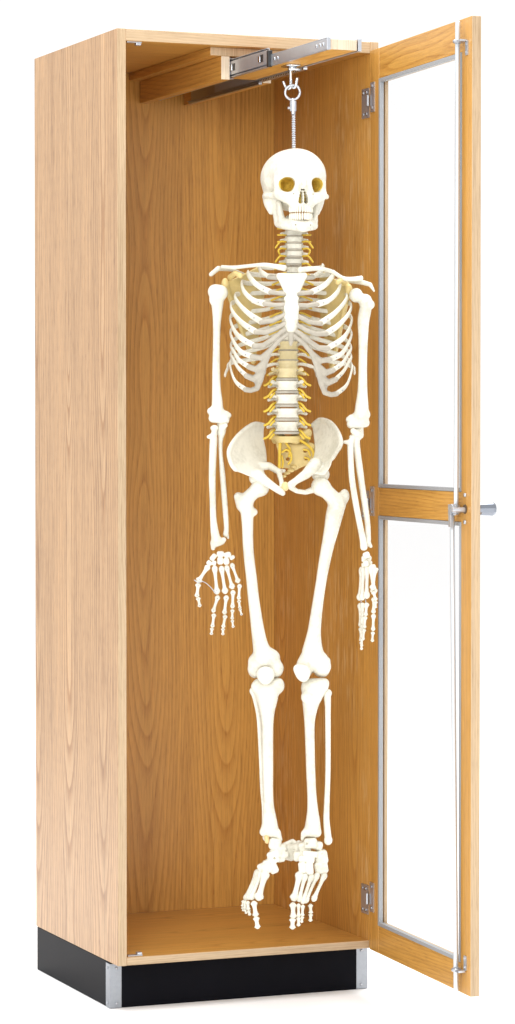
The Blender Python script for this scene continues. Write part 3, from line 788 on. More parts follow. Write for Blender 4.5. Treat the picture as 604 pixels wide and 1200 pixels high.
for i, (x, y, d) in enumerate(LU):
    v = vertebra(x, y, 5.6, 13.2+0.4*i, 9.8, d, 21+0.4*i, -1, (13, -3), 'L', sk)
    disc(x-0.3, y+7.6, 13.0+0.35*i, 9.8, 1.7, d+0.6, v)
    for q in (-1, 1):
        nerve(v, [(x+11.5*q, y+4, d-8), (x+17*q, y+6, d-3), (x+22*q, y+12, d-3), (x+27*q, y+14.5, d-6)], 1.5)
        nerve(v, [(x+12*q, y+6.5, d-6), (x+16*q, y+10, d-2), (x+20*q, y+14.5, d-1)], 1.3)

# ------------------------------------------------------------------ rib cage
# front course of each rib on the viewer's left: (x, y, towards viewer)
RF = {
 1: ([(304, 311, -14), (306, 318, 10), (316, 325, 30)], 300, -20, 6),
 2: ([(290.6, 319, -2), (293, 324.5, 12), (302.6, 335, 30), (317.5, 342.5, 40)], 289, -22, 8),
 3: ([(283.5, 331, -4), (286.6, 342, 14), (297.4, 352, 33), (310.5, 356, 43)], 281, -24, 10),
 4: ([(275.8, 346, -8), (279, 354.5, 10), (291, 367, 32), (307, 377.6, 44)], 274.5, -26, 12),
 5: ([(271.3, 356, -10), (273.5, 366.5, 8), (286, 380, 32), (300.5, 389, 44)], 271, -28, 14),
 6: ([(270.4, 371, -12), (273, 383.5, 8), (281, 395, 28), (298.5, 405.5, 44)], 269.5, -28, 15),
 7: ([(270.6, 388, -12), (274, 400, 8), (282.5, 412, 26), (296, 418, 41)], 269.8, -28, 16),
 8: ([(271, 404, -14), (275, 413, 8), (281, 422.5, 24), (292, 430, 37)], 270, -28, 17),
 9: ([(271, 414, -14), (273.6, 421, 4), (279.5, 431, 19), (289, 440.5, 32)], 270, -28, 18),
 10: ([(270.5, 424, -16), (271.6, 436, 2), (277, 448, 16), (288, 456.5, 26)], 269.8, -28, 18),
 11: ([(272, 425, -34), (266.5, 433, -18), (263.8, 440, -10)], 283, -56, 16),
 12: ([(310, 436, -56), (298, 444, -52)], 318, -56, 8)}
def mir(p, left):
    x, y, d = p
    return (x, y, d) if left else (682.4-x, y+max(0, y-345)*0.045, d)
RIBEND = {True: {}, False: {}}
for left in (True, False):
    for n in range(1, 13):
        fr, xl, dl, dz = RF[n]
        vx, vy, vd = VERT[n-1]
        q = -1 if left else 1
        mx_, my_, md_ = fr[0]
        back_y = vy-1
        if n == 11 and not left: fr = fr[:2]
        if n <= 10:
            pts = [(vx+q*8, back_y, vd-8), (vx+q*17, back_y-1.5, vd-15), (vx+q*(30 if n > 2 else 24), back_y+(my_-back_y)*0.16, vd-21 if n > 2 else vd-16)]
            lx = mir((xl, 0, 0), left)[0]
            pts += [(vx+(lx-vx)*(0.84 if n > 2 else 0.9), back_y+(mir(fr[0], left)[1]-back_y)*0.55, vd*0.55-24 if n > 2 else -24)]
            pts += [mir(p, left) for p in fr]
        else:
            pts = [(vx+q*8, vy-1, vd-8), (vx+q*18, vy-1, vd-16), (vx+q*30, vy+3, vd-22)]+[mir(p, left) for p in fr]
        N = 44; P = catmull(LL(pts), N); t = np.linspace(0, 1, N)
        cen = L(341, 385, -8)
        hint = P-cen; hint[:, 2] *= 0.15
        wv = np.interp(t, [0, .1, .3, .6, .85, 1], [1.9, 2.2, 2.7, 3.1, 3.4, 3.6])*(0.85 if n in (1, 11, 12) else 1)*(1.0 if n < 8 else 0.94)
        wv = wv*(1+0.05*np.sin(t*17+n)); th_ = np.interp(t, [0, .2, 1], [1.8, 1.45, 1.2])
        V, F = sweep(P, wv, th_, hint, 12)
        rb = Mix().add(V*U, F).build('rib', [M['bone']], sk)
        RIBEND[left][n] = (P[-1], P[-4], hint[-2])
        if 2 <= n <= 10:      # grey screw heads at the rib end
            o_ = hint[-3]/np.linalg.norm(hint[-3]); pc = P[-4]
            V, F = sweep(np.array([pc+o_*1.0, pc+o_*2.0]), 0.9, None, None, 8, False)
            Mix().add(V*U, F).build('screw_head', [M['darksteel']], rb)

STE = {1: (330, 326, 40), 2: (334, 344, 44), 3: (334.5, 357, 47), 4: (334.5, 368.5, 49), 5: (335, 379, 51), 6: (335.5, 386, 52), 7: (337.5, 391, 52)}
for left in (True, False):
    s = SDF()
    E_ = lambda n: RIBEND[left][n][0]
    l = lambda x, y, d: L(*mir((x, y, d), left))
    s.chain([(E_(1), 2.8), (l(*STE[1]), 3.2)], 0.8)
    s.chain([(E_(2), 3.0), (l(326, 343.5, 43), 2.8), (l(*STE[2]), 3.0)], 0.8)
    s.chain([(E_(3), 3.0), (l(322, 357.5, 46), 2.8), (l(*STE[3]), 2.8)], 0.8)
    s.chain([(E_(4), 3.2), (l(320, 376, 48), 2.9), (l(*STE[4]), 2.8)], 0.8)
    s.chain([(E_(5), 3.3), (l(312, 389.5, 47), 3.2), (l(324, 385, 50), 3.0), (l(*STE[5]), 2.8)], 0.8)
    s.chain([(E_(6), 3.4), (l(309, 405, 47), 3.4), (l(320, 397.5, 50), 3.1), (l(330, 389, 52), 2.8), (l(*STE[6]), 2.6)], 0.8)
    s.chain([(E_(7), 3.4), (l(306.5, 419.5, 44), 3.4), (l(316.5, 411, 48), 3.2), (l(327, 399, 51), 2.7), (l(*STE[7]), 2.3)], 0.8)
    s.chain([(E_(8), 3.3), (l(301, 433, 40), 3.9), (l(310, 425, 44), 4.0), (l(316.5, 412, 48), 3.0)], 1.0)
    s.chain([(E_(9), 3.3), (l(298, 444, 35), 3.9), (l(307, 436, 40), 4.2), (l(311, 426, 44), 3.0)], 1.0)
    s.chain([(E_(10), 3.2), (l(294, 457.5, 29), 3.0), (l(301.5, 455, 32), 3.2), (l(305.0, 445, 37), 3.9), (l(309, 432, 42), 3.2)], 1.0)
    s.tri(l(298.5, 446, 34), l(302, 454, 32), l(307, 436, 40), 1.5, 1.0)
    s.build('costal_cartilage', 'cartilage', sk, 0.7, 1)

s = SDF()
a, b_, c1, c2 = L(327, 323, 40), L(357, 323, 40), L(335.5, 341, 44), L(349.5, 341, 44)
s.tri(a, b_, c1, 2.9, 2); s.tri(b_, c1, c2, 2.9, 2)
s.cap(L(328, 324, 40), L(356, 324, 40), 3.0, 3.0, 2)
s.ell(L(342, 366, 48.5), (8.2, 3.6, 26), None, 3)
s.chain([(L(342, 345, 45), 6.2), (L(341.5, 384, 51), 6.6)], 3)
for k_ in range(4): s.cap(L(335.5, 350+10.5*k_, 47+k_), L(348, 350+10.5*k_, 47+k_), 2.7, 2.7, 2.0)
st = s.build('sternum', 'bone', sk, 0.7, 2)
SDF().pch([(341.5, 390, 51, 4.2), (341.3, 399, 51, 3.2), (341, 404, 50.5, 1.6)], 1).build('xiphoid_process', 'cartilage', st, 0.6)

# ------------------------------------------------------------------ shoulder girdle
for pts, rr in (([(334, 314.5, 38), (322, 312, 36), (309, 310.3, 30), (292, 311.6, 17), (275, 313.4, 3), (260, 312.6, 0)], [3.8, 2.9, 2.4, 2.1, 2.4, 2.0]),
                ([(351, 317, 38), (362, 315.2, 36), (374, 315, 28), (389, 318.3, 12), (402, 326, 3), (414, 327, 0), (424, 325.8, -3)], [3.9, 3.1, 2.7, 2.4, 2.5, 2.7, 2.9])):
    n = 40; P = catmull(LL(pts), n); rv = np.interp(np.linspace(0, 1, n), np.linspace(0, 1, len(rr)), rr)
    V, F = sweep(P, rv, rv*np.linspace(1, 1.15, n), None, 14); Mix().add(V*U, F).build('clavicle', [M['bone']], sk)
def scapula(left):
    if left:
        q = lambda x, y, d: L(x, y, d)
        gl, ac, co, cl = (264, 333, -10), [(288, 322, -52), (272, 316, -30), (256, 314.5, -10), (247.5, 321.5, -6)], [(270, 325, -14), (276, 320, 2), (282, 323, 12)], None
        sup, inf, med = (302, 314, -50), (297, 424, -66), (308, 345, -62)
    else:
        q = lambda x, y, d: L(x, y, d)
        gl, ac, co = (409, 340, -10), [(388, 328, -52), (406, 329, -30), (425, 331, -12), (434, 333.5, -8), (438.5, 341, -5)], [(406, 333, -14), (400, 328, 2), (396, 331, 12)]
        sup, inf, med = (378, 318, -50), (389, 432, -66), (374, 350, -62)
    s = SDF(); A, B_, C_, Dm = q(*gl), q(*sup), q(*inf), q(*med)
    s.tri(A, B_, Dm, 1.3, 2); s.tri(A, Dm, C_, 1.3, 2)
    s.cap(A, C_, 3.0, 2.6, 2); s.cap(B_, Dm, 1.8, 1.8, 2); s.cap(Dm, C_, 1.9, 2.4, 2)
    s.ell(A, (4.5, 5.5, 7.5), None, 2)
    s.chain([(q(*p), r) for p, r in zip(co, (3.5, 3.2, 3.2))], 2)
    sc_ = s.build('scapula', 'sacral_and_shade', sk, 0.8, 2)  # shade behind the ribs painted into the blade's yellow
    SDF().chain([(q(*p), r) for p, r in zip(ac, (1.6, 2.2, 3.0, 2.6, 1.3))], 2).build('acromion', 'bone', sc_, 0.7, 2)
scapula(True); scapula(False)

# ------------------------------------------------------------------ arms
def shaft(s, rows, d, k=3.0, flat=None):
    """rows (y, xleft, xright[, d])"""
    pts = []
    for r in rows:
        dd = r[3] if len(r) > 3 else d
        pts.append((*L((r[1]+r[2])/2, r[0], dd), (r[2]-r[1])/2))
    P = catmull(np.array(pts), len(pts)*3)
    return s.chain([(p[:3], p[3]) for p in P], k)
# viewer's left humerus
s = SDF(); shaft(s, [(340, 249, 262), (352, 247.5, 262.5), (366, 249, 260.5), (385, 249.8, 258.6), (410, 249.6, 258), (435, 249, 258.2), (455, 248.8, 259), (470, 248.6, 261), (482, 248, 262)], -2)
s.pe(260, 343, -3, (7.3, 8, 8.5), None, 3).pe(251, 342, -1, (7.2, 7, 8.5), None, 3).pe(250.5, 351, 3, (5, 5, 7), None, 3)
s.pch([(247.5, 482, -3, 4.6), (265, 485.5, -4, 4.2), (268.3, 486.6, -4, 3.2)], 4); s.pch([(250, 490, 0, 5.4), (264, 492, -1, 5.2)], 3)
s.pch([(256.5, 501, 0, 2), (256.5, 498.5, 6, 1.8)], 1.5, True)
s.build('humerus', 'bone', sk, 0.75, 1)
# viewer's right humerus
s = SDF(); shaft(s, [(352, 423, 434), (362, 421.5, 435.5), (376, 419.3, 433), (395, 420.2, 431.5), (420, 420.5, 430.5), (445, 420, 430.5), (462, 418.8, 431), (476, 416.5, 432), (486, 415.5, 432)], -2)
s.pe(417.5, 346, -3, (8, 8.5, 8.5), None, 3).pe(428, 352, 0, (8, 7.5, 7.5), None, 3).pe(434, 357, 2, (5.3, 5, 5.5), None, 2)
s.pch([(429, 486, -3, 5.0), (412, 490, -4, 4.4), (409, 491.5, -4, 3.6)], 4); s.pch([(412, 497, 0, 5.4), (428, 495.5, -1, 5.4)], 3)
s.build('humerus', 'bone', sk, 0.75, 1)
# left forearm
s = SDF(); shaft(s, [(502, 247.5, 255.5), (507, 247.8, 254.5), (516, 246, 255), (530, 245.4, 254.2), (560, 244.9, 253.0), (585, 245.8, 253.3), (608, 246.4, 254), (625, 247.2, 257), (634, 248.3, 260)], 2)
s.pch([(249, 511, 4, 3.5), (244.6, 512, 5, 2.2)], 2); s.pe(251.3, 501.5, 2, (4.6, 4.6, 2.6), None, 2)
s.pch([(252, 636, 2, 4.8), (260, 634.5, 2, 4.0), (262.5, 632.5, 2, 3.0)], 3); s.pch([(250.3, 637, 2, 3.3), (250, 642.5, 2, 2.6)], 2)
s.build('radius', 'bone', sk, 0.7, 1)
s = SDF(); shaft(s, [(499, 255.5, 266), (507, 256, 264.5), (516, 256, 261.5), (532, 256.6, 261.2), (552, 257.5, 263.8), (575, 259.2, 265.8), (600, 261.2, 267.6), (618, 262.6, 268.4), (626, 261.5, 268)], -3)
s.pch([(260, 502, 0, 4), (264.5, 498.5, 4, 2.6)], 2); s.pch([(258, 506, -5, 4.5), (259, 493, -9, 4.0)], 3); s.pch([(266.5, 627, -3, 2), (267.6, 630.5, -4, 1.3)], 1)
s.build('ulna', 'bone', sk, 0.7, 1)
# right forearm (radius crosses in front towards the body)
s = SDF(); shaft(s, [(507, 413.5, 424), (516, 412.5, 422), (530, 414.8, 423), (548, 417.5, 425.5), (570, 420.8, 428.3), (595, 424.8, 432), (615, 427.8, 434.4), (632, 428, 435)], -4)
s.pch([(418, 508, 0, 4.5), (414, 505, 3, 3.4)], 2); s.pch([(422, 510, -5, 4.5), (422, 496, -9, 4)], 3); s.pch([(431.5, 636, -3, 3.6), (434.5, 640, -4, 2.2)], 1.5)
s.build('ulna', 'bone', sk, 0.7, 1)
s = SDF(); shaft(s, [(514, 409.5, 416.5, 0), (520, 407.3, 414.8, 2), (535, 407.6, 414.6, 4), (560, 409, 416.2, 5), (590, 413.6, 420.8, 5), (615, 418.4, 425.6, 5), (632, 421.6, 429.2, 5), (641, 422.2, 431, 5)], 3)
s.pch([(409, 518.2, 3, 2.8), (403.3, 518, 3, 1.9)], 2); s.pe(414, 511.5, -1, (4.6, 4.6, 2.6), None, 2)
s.build('radius', 'bone', sk, 0.7, 1)

# ------------------------------------------------------------------ hands
s = SDF()
for x, y, r, ro in ((250.2, 653, (3.0, 4, 4.6), -40), (258.6, 649.3, (4.4, 4, 3.6), 0), (266.8, 650.3, (4.4, 4, 3.4), 15), (272.4, 653.4, (3.2, 3.5, 2.2), 35), (245.6, 659.8, (3.4, 4, 3.0), -40), (251.2, 659.8, (2.6, 3.5, 3.0), -15), (258.4, 657, (3.7, 4, 4.6), 0), (265.5, 657.6, (3.5, 4, 4.2), 5)):
    s.bx(x, y, 2, r, 0.4, 0, ro, 0.75)
hand = s.build('hand', 'bone', sk, 0.42, 0, label='hand facing forward with spread fingers')
MC = [((244.3, 663.5, 4), (232.8, 681, 8), 2.7), ((251.6, 664, 3), (254.6, 695, 4), 2.6), ((259.6, 664.5, 2), (264.2, 694.5, 4), 2.6), ((265.6, 663.5, 1), (272.5, 689, 3), 2.4), ((271.8, 661, 0), (279.4, 682, 2), 2.2)]
for a, b_, r in MC: knuckle('metacarpal', a, b_, r, hand, e0=1.3, e1=1.5)
PH = [((232.6, 684.5, 8), (231, 698.8, 8), 2.5), ((232.4, 700.8, 8), (234.4, 710.5, 9), 2.1),
      ((255.6, 699, 4), (250, 716.8, 6), 2.3), ((251, 720, 6), (249.2, 734.5, 6), 2.1), ((248.7, 736.5, 6), (248, 743.2, 6), 1.8),
      ((265.5, 699, 4), (263.2, 719, 6), 2.4), ((264.2, 721.5, 6), (261.8, 735, 6), 2.1), ((261.6, 736.8, 6), (261.4, 743.5, 6), 1.8),
      ((273.3, 692.8, 3), (272.7, 712, 5), 2.3), ((272.6, 715, 5), (272.3, 725.2, 5), 1.9), ((272.5, 727, 5), (273.5, 735, 5), 1.6),
      ((281, 685.5, 2), (280, 702, 3), 2.1), ((280.2, 704, 3), (281.2, 712.5, 3), 1.8), ((281.4, 713.7, 3), (283.4, 720.5, 3), 1.5)]
for a, b_, r in PH: knuckle('finger_bone', a, b_, r, hand, e0=1.35, e1=1.2)
tube('retaining_wire', 'steel', hand, [(228, 679.5, 10), (232, 682.5, 11), (238.5, 681.6, 10), (246, 687, 8), (253.5, 696, 7)], 0.5, n=20, seg=6)
for a, b_, r in MC+PH:
    for p in (a, b_):
        t = 0.12 if p is a else 0.9
        cxy = [a[i]+(b_[i]-a[i])*t for i in range(3)]; P = L(cxy[0], cxy[1], cxy[2]+r*1.25)
        V, F = sweep(np.array([P, P+np.array([0, -0.7, 0])]), 0.75, None, None, 8, False); piece('joint_pin', 'darksteel', hand, (V, F), U)

s = SDF()
for x, y, d, r, ro in ((429.5, 650.5, 4, (4.2, 4.5, 3.8), 20), (431.5, 654.5, -4, (4.0, 4.5, 4.0), -10), (426.6, 655, 0, (2.8, 4, 3.8), 0), (429, 660.5, 5, (3.3, 4.3, 3.6), 10), (433.3, 660.5, -5, (3.2, 4.3, 3.6), 0), (426.5, 662, -2, (2.8, 4, 2.8), 0), (437, 664.6, 8, (3.8, 4, 3.0), 15)):
    s.bx(x, y, d, r, 0.4, 0, ro, 0.75)
hand = s.build('hand', 'bone', sk, 0.42, 0, label='hand hanging edge-on beside the door frame')
MC = [((437.8, 666, 10), (442, 668, 12), 2.2), ((434.8, 664.5, 8), (438.6, 694.5, 12), 2.8), ((430.5, 663.5, 3), (429.8, 700, 5), 2.6), ((426.3, 664.5, -3), (424.6, 702, -3), 2.4), ((424, 665.5, -9), (421.4, 702.5, -10), 2.4)]
MC[0] = ((439.5, 667, 11), (437, 690, 17), 2.6)
for a, b_, r in MC: knuckle('metacarpal', a, b_, r, hand, e0=1.3, e1=1.5)
V, F = ball(L(440.5, 667.3, 11), (3.4, 3, 2.2), np.eye(3), 12, 8, 1.0)
Mix().add(np.array(V)*U, F).build('carpal_bone', [M['bone']], hand)
PH = [((438.6, 701, 13), (437.8, 718, 13), 2.3), ((438, 720.5, 13), (437.4, 738.5, 13), 2.1), ((437.2, 741, 13), (436.5, 751.5, 13), 1.8),
      ((438, 694, 17), (440.5, 703, 19), 2.2), ((440.5, 705, 19), (440, 712, 19), 1.8),
      ((430, 707.5, 5), (428.6, 721, 5), 2.3), ((428.2, 723, 5), (427.2, 735.5, 4), 2.0), ((427, 737.5, 4), (425.6, 749.5, 3), 1.7),
      ((425.2, 707.5, -3), (424.8, 731, -3), 2.1), ((424.8, 733, -3), (424.4, 747, -3), 1.9), ((424.4, 749, -3), (424, 757, -3), 1.6),
      ((422.0, 708, -10), (422.7, 734, -9), 2.2), ((422.8, 736, -9), (423.2, 751, -8), 1.9), ((423.4, 752.5, -8), (423.8, 761, -8), 1.6)]
for a, b_, r in PH: knuckle('finger_bone', a, b_, r, hand, e0=1.35, e1=1.2)
for x, y, d in ((423.4, 706, -8), (428.8, 705.5, 5)):
    V, F = sweep(np.array([L(x, y-5.5, d), L(x, y+5.5, d)]), 0.5, None, None, 6, False); piece('joint_spring', 'steel', hand, (V, F), U)

# ------------------------------------------------------------------ pelvis
def wing(s, ring, mid):
    """iliac wing: dished plate with a thickened crest"""
    P = catmull(LL(ring), 60)[:-1]; co = plate_fit(np.vstack([LL(ring[:-1])]+[L(*mid)[None]]*4))
    Q = P[:, [0, 2]]; P = P.copy(); P[:, 1] = plate_y(co, Q)[0]
    s._b(P.min(0), 3); s._b(P.max(0), 3)
    s.p.append(('p', (Q, co, 1.0), 2, False))
    s.chain([(p, 2.3) for p in P[:32:2]], 3)
    return P
s = SDF()
R_ = [(309, 498, -46), (298, 496.5, -32), (284, 505.5, -6), (273.5, 517.5, 10), (268.2, 529, 18), (270, 540.5, 23), (275, 549.5, 24), (284.5, 554, 19), (299, 558, 8), (311, 546, -18), (311.5, 530, -28), (308.5, 514, -42), (309, 498, -46)]
wing(s, R_, (293, 528, -16))
R_ = LL(R_)
s.pe(302, 560, 0, (10, 9, 9.5), None, 6)
s.pch([(303, 557, 8, 7), (310, 563, 14, 5.6), (318, 568.5, 22, 4.6), (326, 574, 30, 4.1), (331.5, 578, 33, 3.3)], 3)
s.pch([(331, 576, 31, 2.8), (330, 564, 18, 2.8), (327, 553, 0, 3.4), (316, 546, -14, 4.4), (307, 546, -14, 5.5)], 2)
s.pch([(327, 552.5, 0, 3), (333, 551.5, -8, 2.2)], 2)
s.build('hip_bone', 'bone', sk, 0.7, 4)
s = SDF()
R_ = [(366.5, 498, -46), (375, 491.5, -34), (386, 494, -14), (393.5, 501.5, 2), (398.8, 512, 13), (399.5, 521.5, 19), (394, 531, 23), (388.8, 540, 22), (386.5, 546.5, 19), (378, 556, 8), (362, 549, 6), (368.5, 535, -22), (369.5, 521, -36), (366.5, 498, -46)]
wing(s, R_, (384, 520, -14))
R_ = LL(R_)
s.pe(376, 556, -2, (10.5, 9, 9.5), None, 6)
s.pch([(370, 544, 6, 8), (359, 555.5, 18, 5.8), (347, 563.5, 28, 4.0), (341, 568, 32, 4.4)], 3)
s.pch([(341, 571, 31, 3.4), (348, 575.5, 25, 2.8), (358, 577, 14, 2.9), (370, 573, 2, 4.2)], 2)
s.build('hip_bone', 'bone', sk, 0.7, 4)
SDF().pe(334.5, 570, 31, (4.6, 4, 5.6), None, 1).build('pubic_symphysis', 'symph', sk, 0.6)
s = SDF()
s.ecyl(L(338, 515, -12), 13.5, 9.5, 4.0, 0.1, 2)
for q, x in ((-1, 321), (1, 360.5)): s.pch([(338+9*q, 514, -18, 6), (x, 507.5, -30, 5.5), (x-2*q, 516, -38, 4.5)], 4)
s.tri(L(329, 522, -26), L(364, 524, -30), L(345, 546, -40), 4.5, 4)
s.tri(L(329, 522, -26), L(330, 545, -40), L(345, 546, -40), 3.5, 4); s.tri(L(364, 524, -30), L(363, 540, -38), L(345, 546, -40), 4.5, 4)
for x, y in ((336, 527.5), (358, 528), (337.5, 538), (359, 537)): s.cap(L(x, y, -10), L(x, y, -46), 2.4, 2.0, 1.2, True)
sac = s.build('sacrum', 'sacral_and_shade', sk, 0.75, 1)
for pts, r in (([(328.5, 516, -10), (328, 530, -16), (327.5, 548, -22)], 1.9), ([(331, 514, -10), (336, 520, -14), (340, 527, -18), (339, 535, -20)], 1.4), ([(331, 530, -16), (336, 527, -15), (341, 531, -17), (341.5, 539, -20), (338, 544, -20)], 1.3),
               ([(330, 534, -20), (332, 541, -22), (331, 548, -24)], 1.3), ([(352, 516, -14), (360, 521, -20), (367, 529, -24), (367.5, 538, -26), (363, 543, -28)], 1.6), ([(356, 527, -22), (361, 528, -22), (364, 534, -24)], 1.2), ([(357, 536, -26), (362, 538, -26), (363.5, 543, -28)], 1.2)):
    tube('sacral_nerve', 'nerve', sac, pts, r, n=18, seg=8)
s = SDF()
for x, y, d, r in ((344, 547, -34, (4, 3, 2.6)), (341, 551.5, -30, (4.2, 2.4, 2.2)), (336.5, 554.5, -24, (4.0, 2.2, 1.9)), (333.5, 558, -18, (2.6, 2, 1.8))): s.pe(x, y, d, r, None, 0.6)
s.build('coccyx', 'sacral_and_shade', sk, 0.5)

# ------------------------------------------------------------------ legs
s = SDF(); shaft(s, [(592, 280, 297), (600, 282, 297.4), (615, 283.6, 297), (640, 284.8, 297.2), (660, 286.6, 299), (680, 288.8, 301.6), (700, 290.6, 303.8), (720, 292.8, 306.8), (740, 294.8, 310.4), (757, 296.4, 315), (770, 297, 322)], 0)
s.pe(305.5, 571.5, 4, 10.3, None, 2.5); s.pch([(302, 573, 3, 7.6), (288, 586, 0, 8.2)], 4); s.pch([(279.5, 582, -4, 5.2), (283.5, 592, -3, 6.5)], 5); s.pe(297.3, 600, -4, (4.8, 5.5, 4.6), None, 4)
s.pch([(299.5, 775, -3, 8.6), (318, 771, -3, 10.5)], 5); s.pch([(299.5, 784, -4, 9.2), (300, 786, -12, 9)], 4); s.pch([(322.5, 783, -4, 10.3), (322, 785, -12, 10)], 4)
s.build('femur', 'bone', sk, 0.8, 1)
s = SDF(); shaft(s, [(590, 386, 406), (602, 382.2, 402.5), (620, 380, 397.5), (640, 376.8, 391.6), (660, 373.4, 387), (680, 370.6, 383), (700, 367.4, 380), (720, 364, 377.6), (740, 360.6, 376.4), (755, 356.6, 377.4), (768, 353, 380)], 0)
s.pe(376, 570, 4, 11.2, None, 2.5); s.pch([(380, 573, 3, 8.2), (394, 587, 0, 9)], 4); s.pe(403.8, 581.5, -4, (6, 6, 8.5), None, 4)
s.pch([(358, 777, -3, 9.5), (376, 774, -3, 9.5)], 5); s.pch([(357, 783, -4, 9.6), (357, 785, -12, 9.5)], 4); s.pch([(377.5, 781, -4, 10.8), (377, 784, -12, 10)], 4); s.pe(384.3, 774, -5, (3, 3, 3), None, 2)
s.pch([(368.5, 797, 3, 1.4), (360.5, 778, 9, 1.2)], 1.5, True)
s.build('femur', 'bone', sk, 0.8, 1)
SDF().pe(311.5, 790.5, 10.5, (10.8, 5.5, 9.6), None, 1).pe(311.5, 796, 10, (6.5, 4.5, 6.5), None, 4).build('patella', 'bone', sk, 0.7)
SDF().pe(355, 788, 10, (9.2, 5.5, 9.2), None, 1).pe(349, 783.5, 9, (5, 4, 5), None, 4).pe(356, 793.5, 9.5, (5.5, 4.5, 5.5), None, 4).build('patella', 'bone', sk, 0.7)

s = SDF(); shaft(s, [(812, 299, 327), (822, 302, 325), (832, 304.5, 322.5), (850, 307, 320.6), (880, 307.6, 320.4), (905, 308.2, 320.4), (930, 309, 320.4), (945, 309, 321.5), (958, 307.8, 324), (968, 306.6, 326)], 0)
s.pch([(302.5, 805, -3, 8.2), (325, 804.5, -3, 8.6)], 5); s.pch([(303, 800.5, -3, 5), (327, 800, -3, 5.4)], 3); s.pe(311, 817, 7, (6, 5, 6), None, 4)
s.pch([(309.5, 975, 0, 5.2), (322, 976, 0, 6.2)], 4); s.pch([(326, 976, 2, 3.4), (328.3, 984, 2, 3.0)], 3)
s.build('tibia', 'bone', sk, 0.8, 1)
s = SDF(); shaft(s, [(812, 294, 301, -12), (822, 297, 303, -12), (843, 301, 306.6, -11), (890, 303.6, 309.2, -9), (925, 305, 310.4, -8), (947, 307, 312.5, -7), (975, 307, 314, -7)], -10, 2)
s.pe(296.6, 809.5, -12, (4, 4, 4.4), None, 2); s.pe(311.5, 981, -6, (3.6, 3.6, 5), None, 2)
s.build('fibula', 'bone', sk, 0.7, 1)
s = SDF(); shaft(s, [(812, 354, 380), (822, 354.5, 375), (835, 355.8, 371.2), (850, 357, 369), (880, 358.2, 369.2), (905, 359, 369.8), (930, 360.2, 371), (948, 360.2, 373), (960, 358.8, 375), (968, 357.5, 376)], 0)
s.pch([(362, 805, -3, 8.6), (377, 804, -3, 8.4)], 5); s.pch([(360, 800.5, -3, 5), (380.5, 800, -3, 5.2)], 3); s.pe(358, 817, 7, (5, 5, 6), None, 4)
s.pch([(359.5, 975.5, 0, 5.2), (371, 975.5, 0, 6.0)], 4); s.pch([(355.6, 977, 2, 2.8), (354.6, 983, 2, 2.2)], 3)
s.build('tibia', 'bone', sk, 0.8, 1)
s = SDF(); shaft(s, [(814, 379, 388, -6), (824, 380.5, 388, -5), (835, 381, 387.8, -4), (870, 381.4, 387.8, -3), (905, 381.4, 387.6, -3), (940, 380, 386.6, -3), (960, 379, 386.4, -3), (978, 380, 388.4, -2)], -4, 2)
s.pe(383.6, 812, -6, (5.6, 5, 4.8), None, 2); s.pe(384.8, 984.5, -2, (5, 4.5, 6), None, 2)
s.build('fibula', 'bone', sk, 0.7, 1)

# ------------------------------------------------------------------ feet, toes hanging down and forward
s = SDF()
for x, y, d, r, ya, ro in ((322.5, 988.5, 0, (6.6, 9, 6.2), 0, -10), (327.5, 997, -5, (6, 12, 8), 20, 20), (337, 998.5, -18, (7.5, 10, 8.5), 25, -15), (321.5, 1002, 6, (7.6, 5, 5.0), 0, 25), (329, 1005, 1, (4.8, 5, 4.6), 0, 10), (318, 1009.2, 9, (9.2, 5.5, 3.2), 0, 22), (313, 1017, 13, (5.6, 5, 5.8), 0, 24), (320.5, 1017, 11, (4.8, 5, 6.0), 0, 24), (307, 1017.5, 9, (4.2, 4.5, 5.2), 0, 24)):
    s.bx(x, y, d, tuple(v*1.1 for v in r), 0.8, ya, ro, 0.6)
s.pch([(323, 996, 2, 6), (317, 1011, 8, 5.5), (311, 1019, 10, 5)], 1.0)
s.pch([(333, 990, -14, 2.6), (343, 986, -16, 3), (349, 990, -14, 3)], 2)
for x, y in ((331, 999), (336, 996), (325, 993), (318, 1013), (322, 1005)): s.pe(x, y+1, 13 if y > 1003 else 4, (1.6, 3, 1.3), None, 0.6, True)
foot = s.build('foot', 'bone', sk, 0.5, 0, label='foot seen from its inner side, toes turned to the left')
for a, b_, r in (((311.5, 1022.5, 16), (303, 1053, 27), 4.4), ((307, 1022, 13), (294.5, 1053, 22), 3.0), ((305, 1021, 10), (291.5, 1053, 18), 2.7), ((303, 1020, 7), (289.5, 1053, 14), 2.5), ((302, 1020, 4), (287.5, 1054, 10), 2.4)):
    knuckle('metatarsal', a, b_, r, foot, e0=1.25, e1=1.3)
for a, b_, r in (((297.8, 1057.5, 28), (300, 1073, 32), 3.3), ((300.4, 1075.5, 32), (302.2, 1087, 34), 3.2),
                 ((290.5, 1057, 24), (291.5, 1066, 26), 2.3), ((291.8, 1067.5, 26), (293, 1072, 27), 2.0), ((287.8, 1056.5, 18), (287.5, 1064.5, 20), 2.2), ((287.5, 1066, 20), (289, 1070, 21), 1.9), ((285.5, 1056, 13), (284.6, 1062, 14), 2.0), ((284.5, 1063.5, 14), (285.5, 1067, 15), 1.7)):
    knuckle('toe_bone', a, b_, r, foot, e0=1.2, e1=1.15)
tube('dowel', 'symph', foot, [(312.5, 980, 3), (313.6, 987, 4)], 3.0, n=5)
s = SDF()
